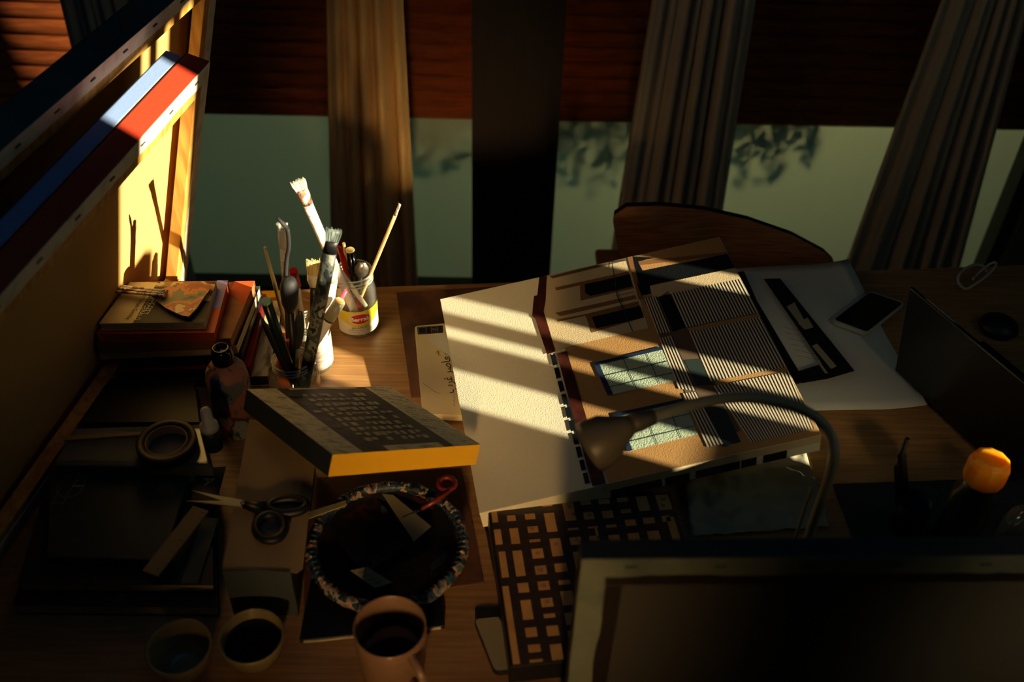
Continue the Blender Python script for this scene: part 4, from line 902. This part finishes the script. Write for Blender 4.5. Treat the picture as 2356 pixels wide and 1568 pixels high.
stick('glue_pen', 'white tube with red cap between the front jar and broad brush', 'pen', J3(378, 735), 1.22, pin(cW, -.018, .0, .775), [.0062, .0075, .0075, .007], 'white', [('cap', 'red_plastic', -.01, .16, .0062, .0086)])
stick('paint_marker', 'dark marker with mint green end leaning left out of the front jar', 'pen', J3(190, 950), 1.12, pin(cF, .004, -.006, .79), [.0075, .0075, .0075, .0070], 'dark_green', [('end_cap', 'mint', -.02, .03, .0068, .0072)])
stick('pencil', 'black pencil pointing left below the mint ended marker', 'pencil', J3(135, 1018), 1.11, pin(cF, .006, -.012, .79), [.0008, .0045, .0048, .0048, .0048, .0048], 'black')
for (lb_, a, b, w, ml) in (('grey leaf shaped palette knife standing in the front jar', (425, 1010), (405, 1270), .0075, 'steel_dark'), ('rounded grey palette knife in the mouth of the pickle jar', (855, 672), (845, 775), .0115, 'steel')):
    r_ = thing('palette_knife', lb_, 'palette knife', CH); yy = 1.125 if w < .01 else 1.345
    A_, B_ = aty(*J3(*a), yy), aty(*J3(*b), yy); d = (B_-A_); x = d.normalized().cross((A_-CAMP).normalized()).normalized(); n_ = 12; vs_ = []
    for i in range(n_+1):
        t = i/n_; ww = w*math.sin(PI*min(1, .08+t*.85))**.7; p_ = A_+d*t; vs_ += [p_-x*ww, p_+x*ww]
    o_ = obj('blade', MB(ml).add(vs_, [(2*i, 2*i+1, 2*i+3, 2*i+2) for i in range(n_)], True), r_); q_ = o_.modifiers.new('s', 'SOLIDIFY'); q_.thickness = .001
    obj('handle', MB('stained_dark').tube([B_, B_+(d.normalized()*.03-UP*.005)], [.002, .004]), r_)
stick('pencil', 'dark pointed pencil beside the leaf shaped palette knife', 'pencil', J3(412, 1000), 1.118, pin(cF, -.004, -.01, .78), [.0008, .0040, .0042, .0042], 'black')
r_ = stick('paint_marker', 'grey and white marker with pale orange cap leaning against the middle jar', 'pen', J3(695, 950), 1.215, aty(714, 802, 1.20), [.0088, .0088, .0088, .0085, .0075], 'white', [('cap', 'lamp_grey', -.02, .34, .0092, .0094), ('cap_end', 'wood_tip', -.045, -.02, .0070, .0088), ('clip_band', 'black', .34, .37, .0090, .0090)])
A_ = aty(*J3(695, 950), 1.215); B_ = aty(714, 802, 1.20); d = (B_-A_).normalized(); vv = (A_-CAMP).normalized(); x = d.cross(vv).normalized(); oo = A_+(B_-A_)*.58-vv*.0092
obj('lettering', MB('ink').text('KURECOLOR', .0068, lambda u, v_: oo+d*u*-1+x*v_*-1 if False else oo-d*u-x*v_), r_)
stick('paint_marker', 'pink tipped pen behind the pale capped marker', 'pen', J3(742, 868), 1.262, pin(cW, .004, .004, .80), [.003, .0046, .0048, .0048], 'pink_plastic')
stick('squeeze_tube', 'white paint tube smeared pink in the middle jar', 'tube', J3(628, 785), 1.235, pin(cW, .0, -.002, .765), [.0125, .0135, .0120, .008], 'white_smear', [('cap', 'dusty_white', -.12, 0, .0105, .0120)])
# in the pickle jar
stick('paint_marker', 'black marker with brass end standing in the pickle jar', 'pen', J3(770, 590), 1.35, V((cB.x+.004, 1.362, .762)), [.0085, .0085, .0080, .0080], 'black_gloss', [('end_cap', 'bristle_yellow', -.012, .01, .0070, .0080)])
stick('matchstick', 'burnt ended match like stick behind the black marker', 'stick', J3(726, 540), 1.36, V((cB.x-.005, 1.372, .762)), [.0026, .0026, .0026], 'wood_tip')
stick('paint_marker', 'red pen standing behind the thick grey smeared brush', 'pen', J3(692, 565), 1.355, V((cB.x+.012, 1.35, .765)), [.0035, .0060, .0060, .0055], 'red_plastic')
stick('craft_knife', 'flat white strip leaning left in the pickle jar mouth', 'strip', J3(655, 668), 1.335, V((cB.x+.018, 1.345, .81)), [.0034, .0042, .0042, .0036], 'white')
stick('paint_tube', 'lilac strip standing inside the pickle jar', 'strip', J3(812, 855), 1.345, V((cB.x-.014, 1.345, .80)), [.0045, .0045], 'lilac')
ob = thing('squeeze_bottle', 'orange plastic bottle standing inside the front jar', 'bottle', None)
c_ = V((cF.x-.008, cF.y-.006, 0)); obj('bottle_body', MB('orange_plastic').lathe((c_.x, c_.y, .7575), [(.001, 0), (.016, 0), (.016, .070), (.013, .092), (.0100, .106), (.0095, .126), (.0115, .138), (.0135, .141), (.010, .142), (.001, .136)], n=24), ob)
# small things right behind the jars
yb2 = thing('pencil_box', 'flat yellow box lying behind the front jar', 'box'); P_ = [at(600, 668, .768), at(650, 667, .768), at(655, 682, .768), at(603, 684, .768)]
obj('box_body', MB('yellow_paint').slab(P_, .017), yb2, .001)
# ================================================================== settle origins
bpy.context.view_layer.update()
allo = [o for o in COL.objects if o.type in ('MESH', 'EMPTY')]
def desc(o):
    out_ = [o] if o.type == 'MESH' else []
    for c_ in o.children: out_ += desc(c_)
    return out_
org = {}
for o in allo:
    ds = desc(o) if o.type == 'EMPTY' else [o]
    co = [v.co for d_ in ds for v in d_.data.vertices]
    if not co: continue
    xs = [p.x for p in co]; ys = [p.y for p in co]; zs = [p.z for p in co]
    org[o.name] = V(((min(xs)+max(xs))/2, (min(ys)+max(ys))/2, min(zs)))
for o in allo:
    if o.name not in org: continue
    c_ = org[o.name]
    if o.type == 'MESH':
        o.data.transform(Matrix.Translation(-c_))
    o.location = o.location+c_-(org[o.parent.name] if o.parent else V())
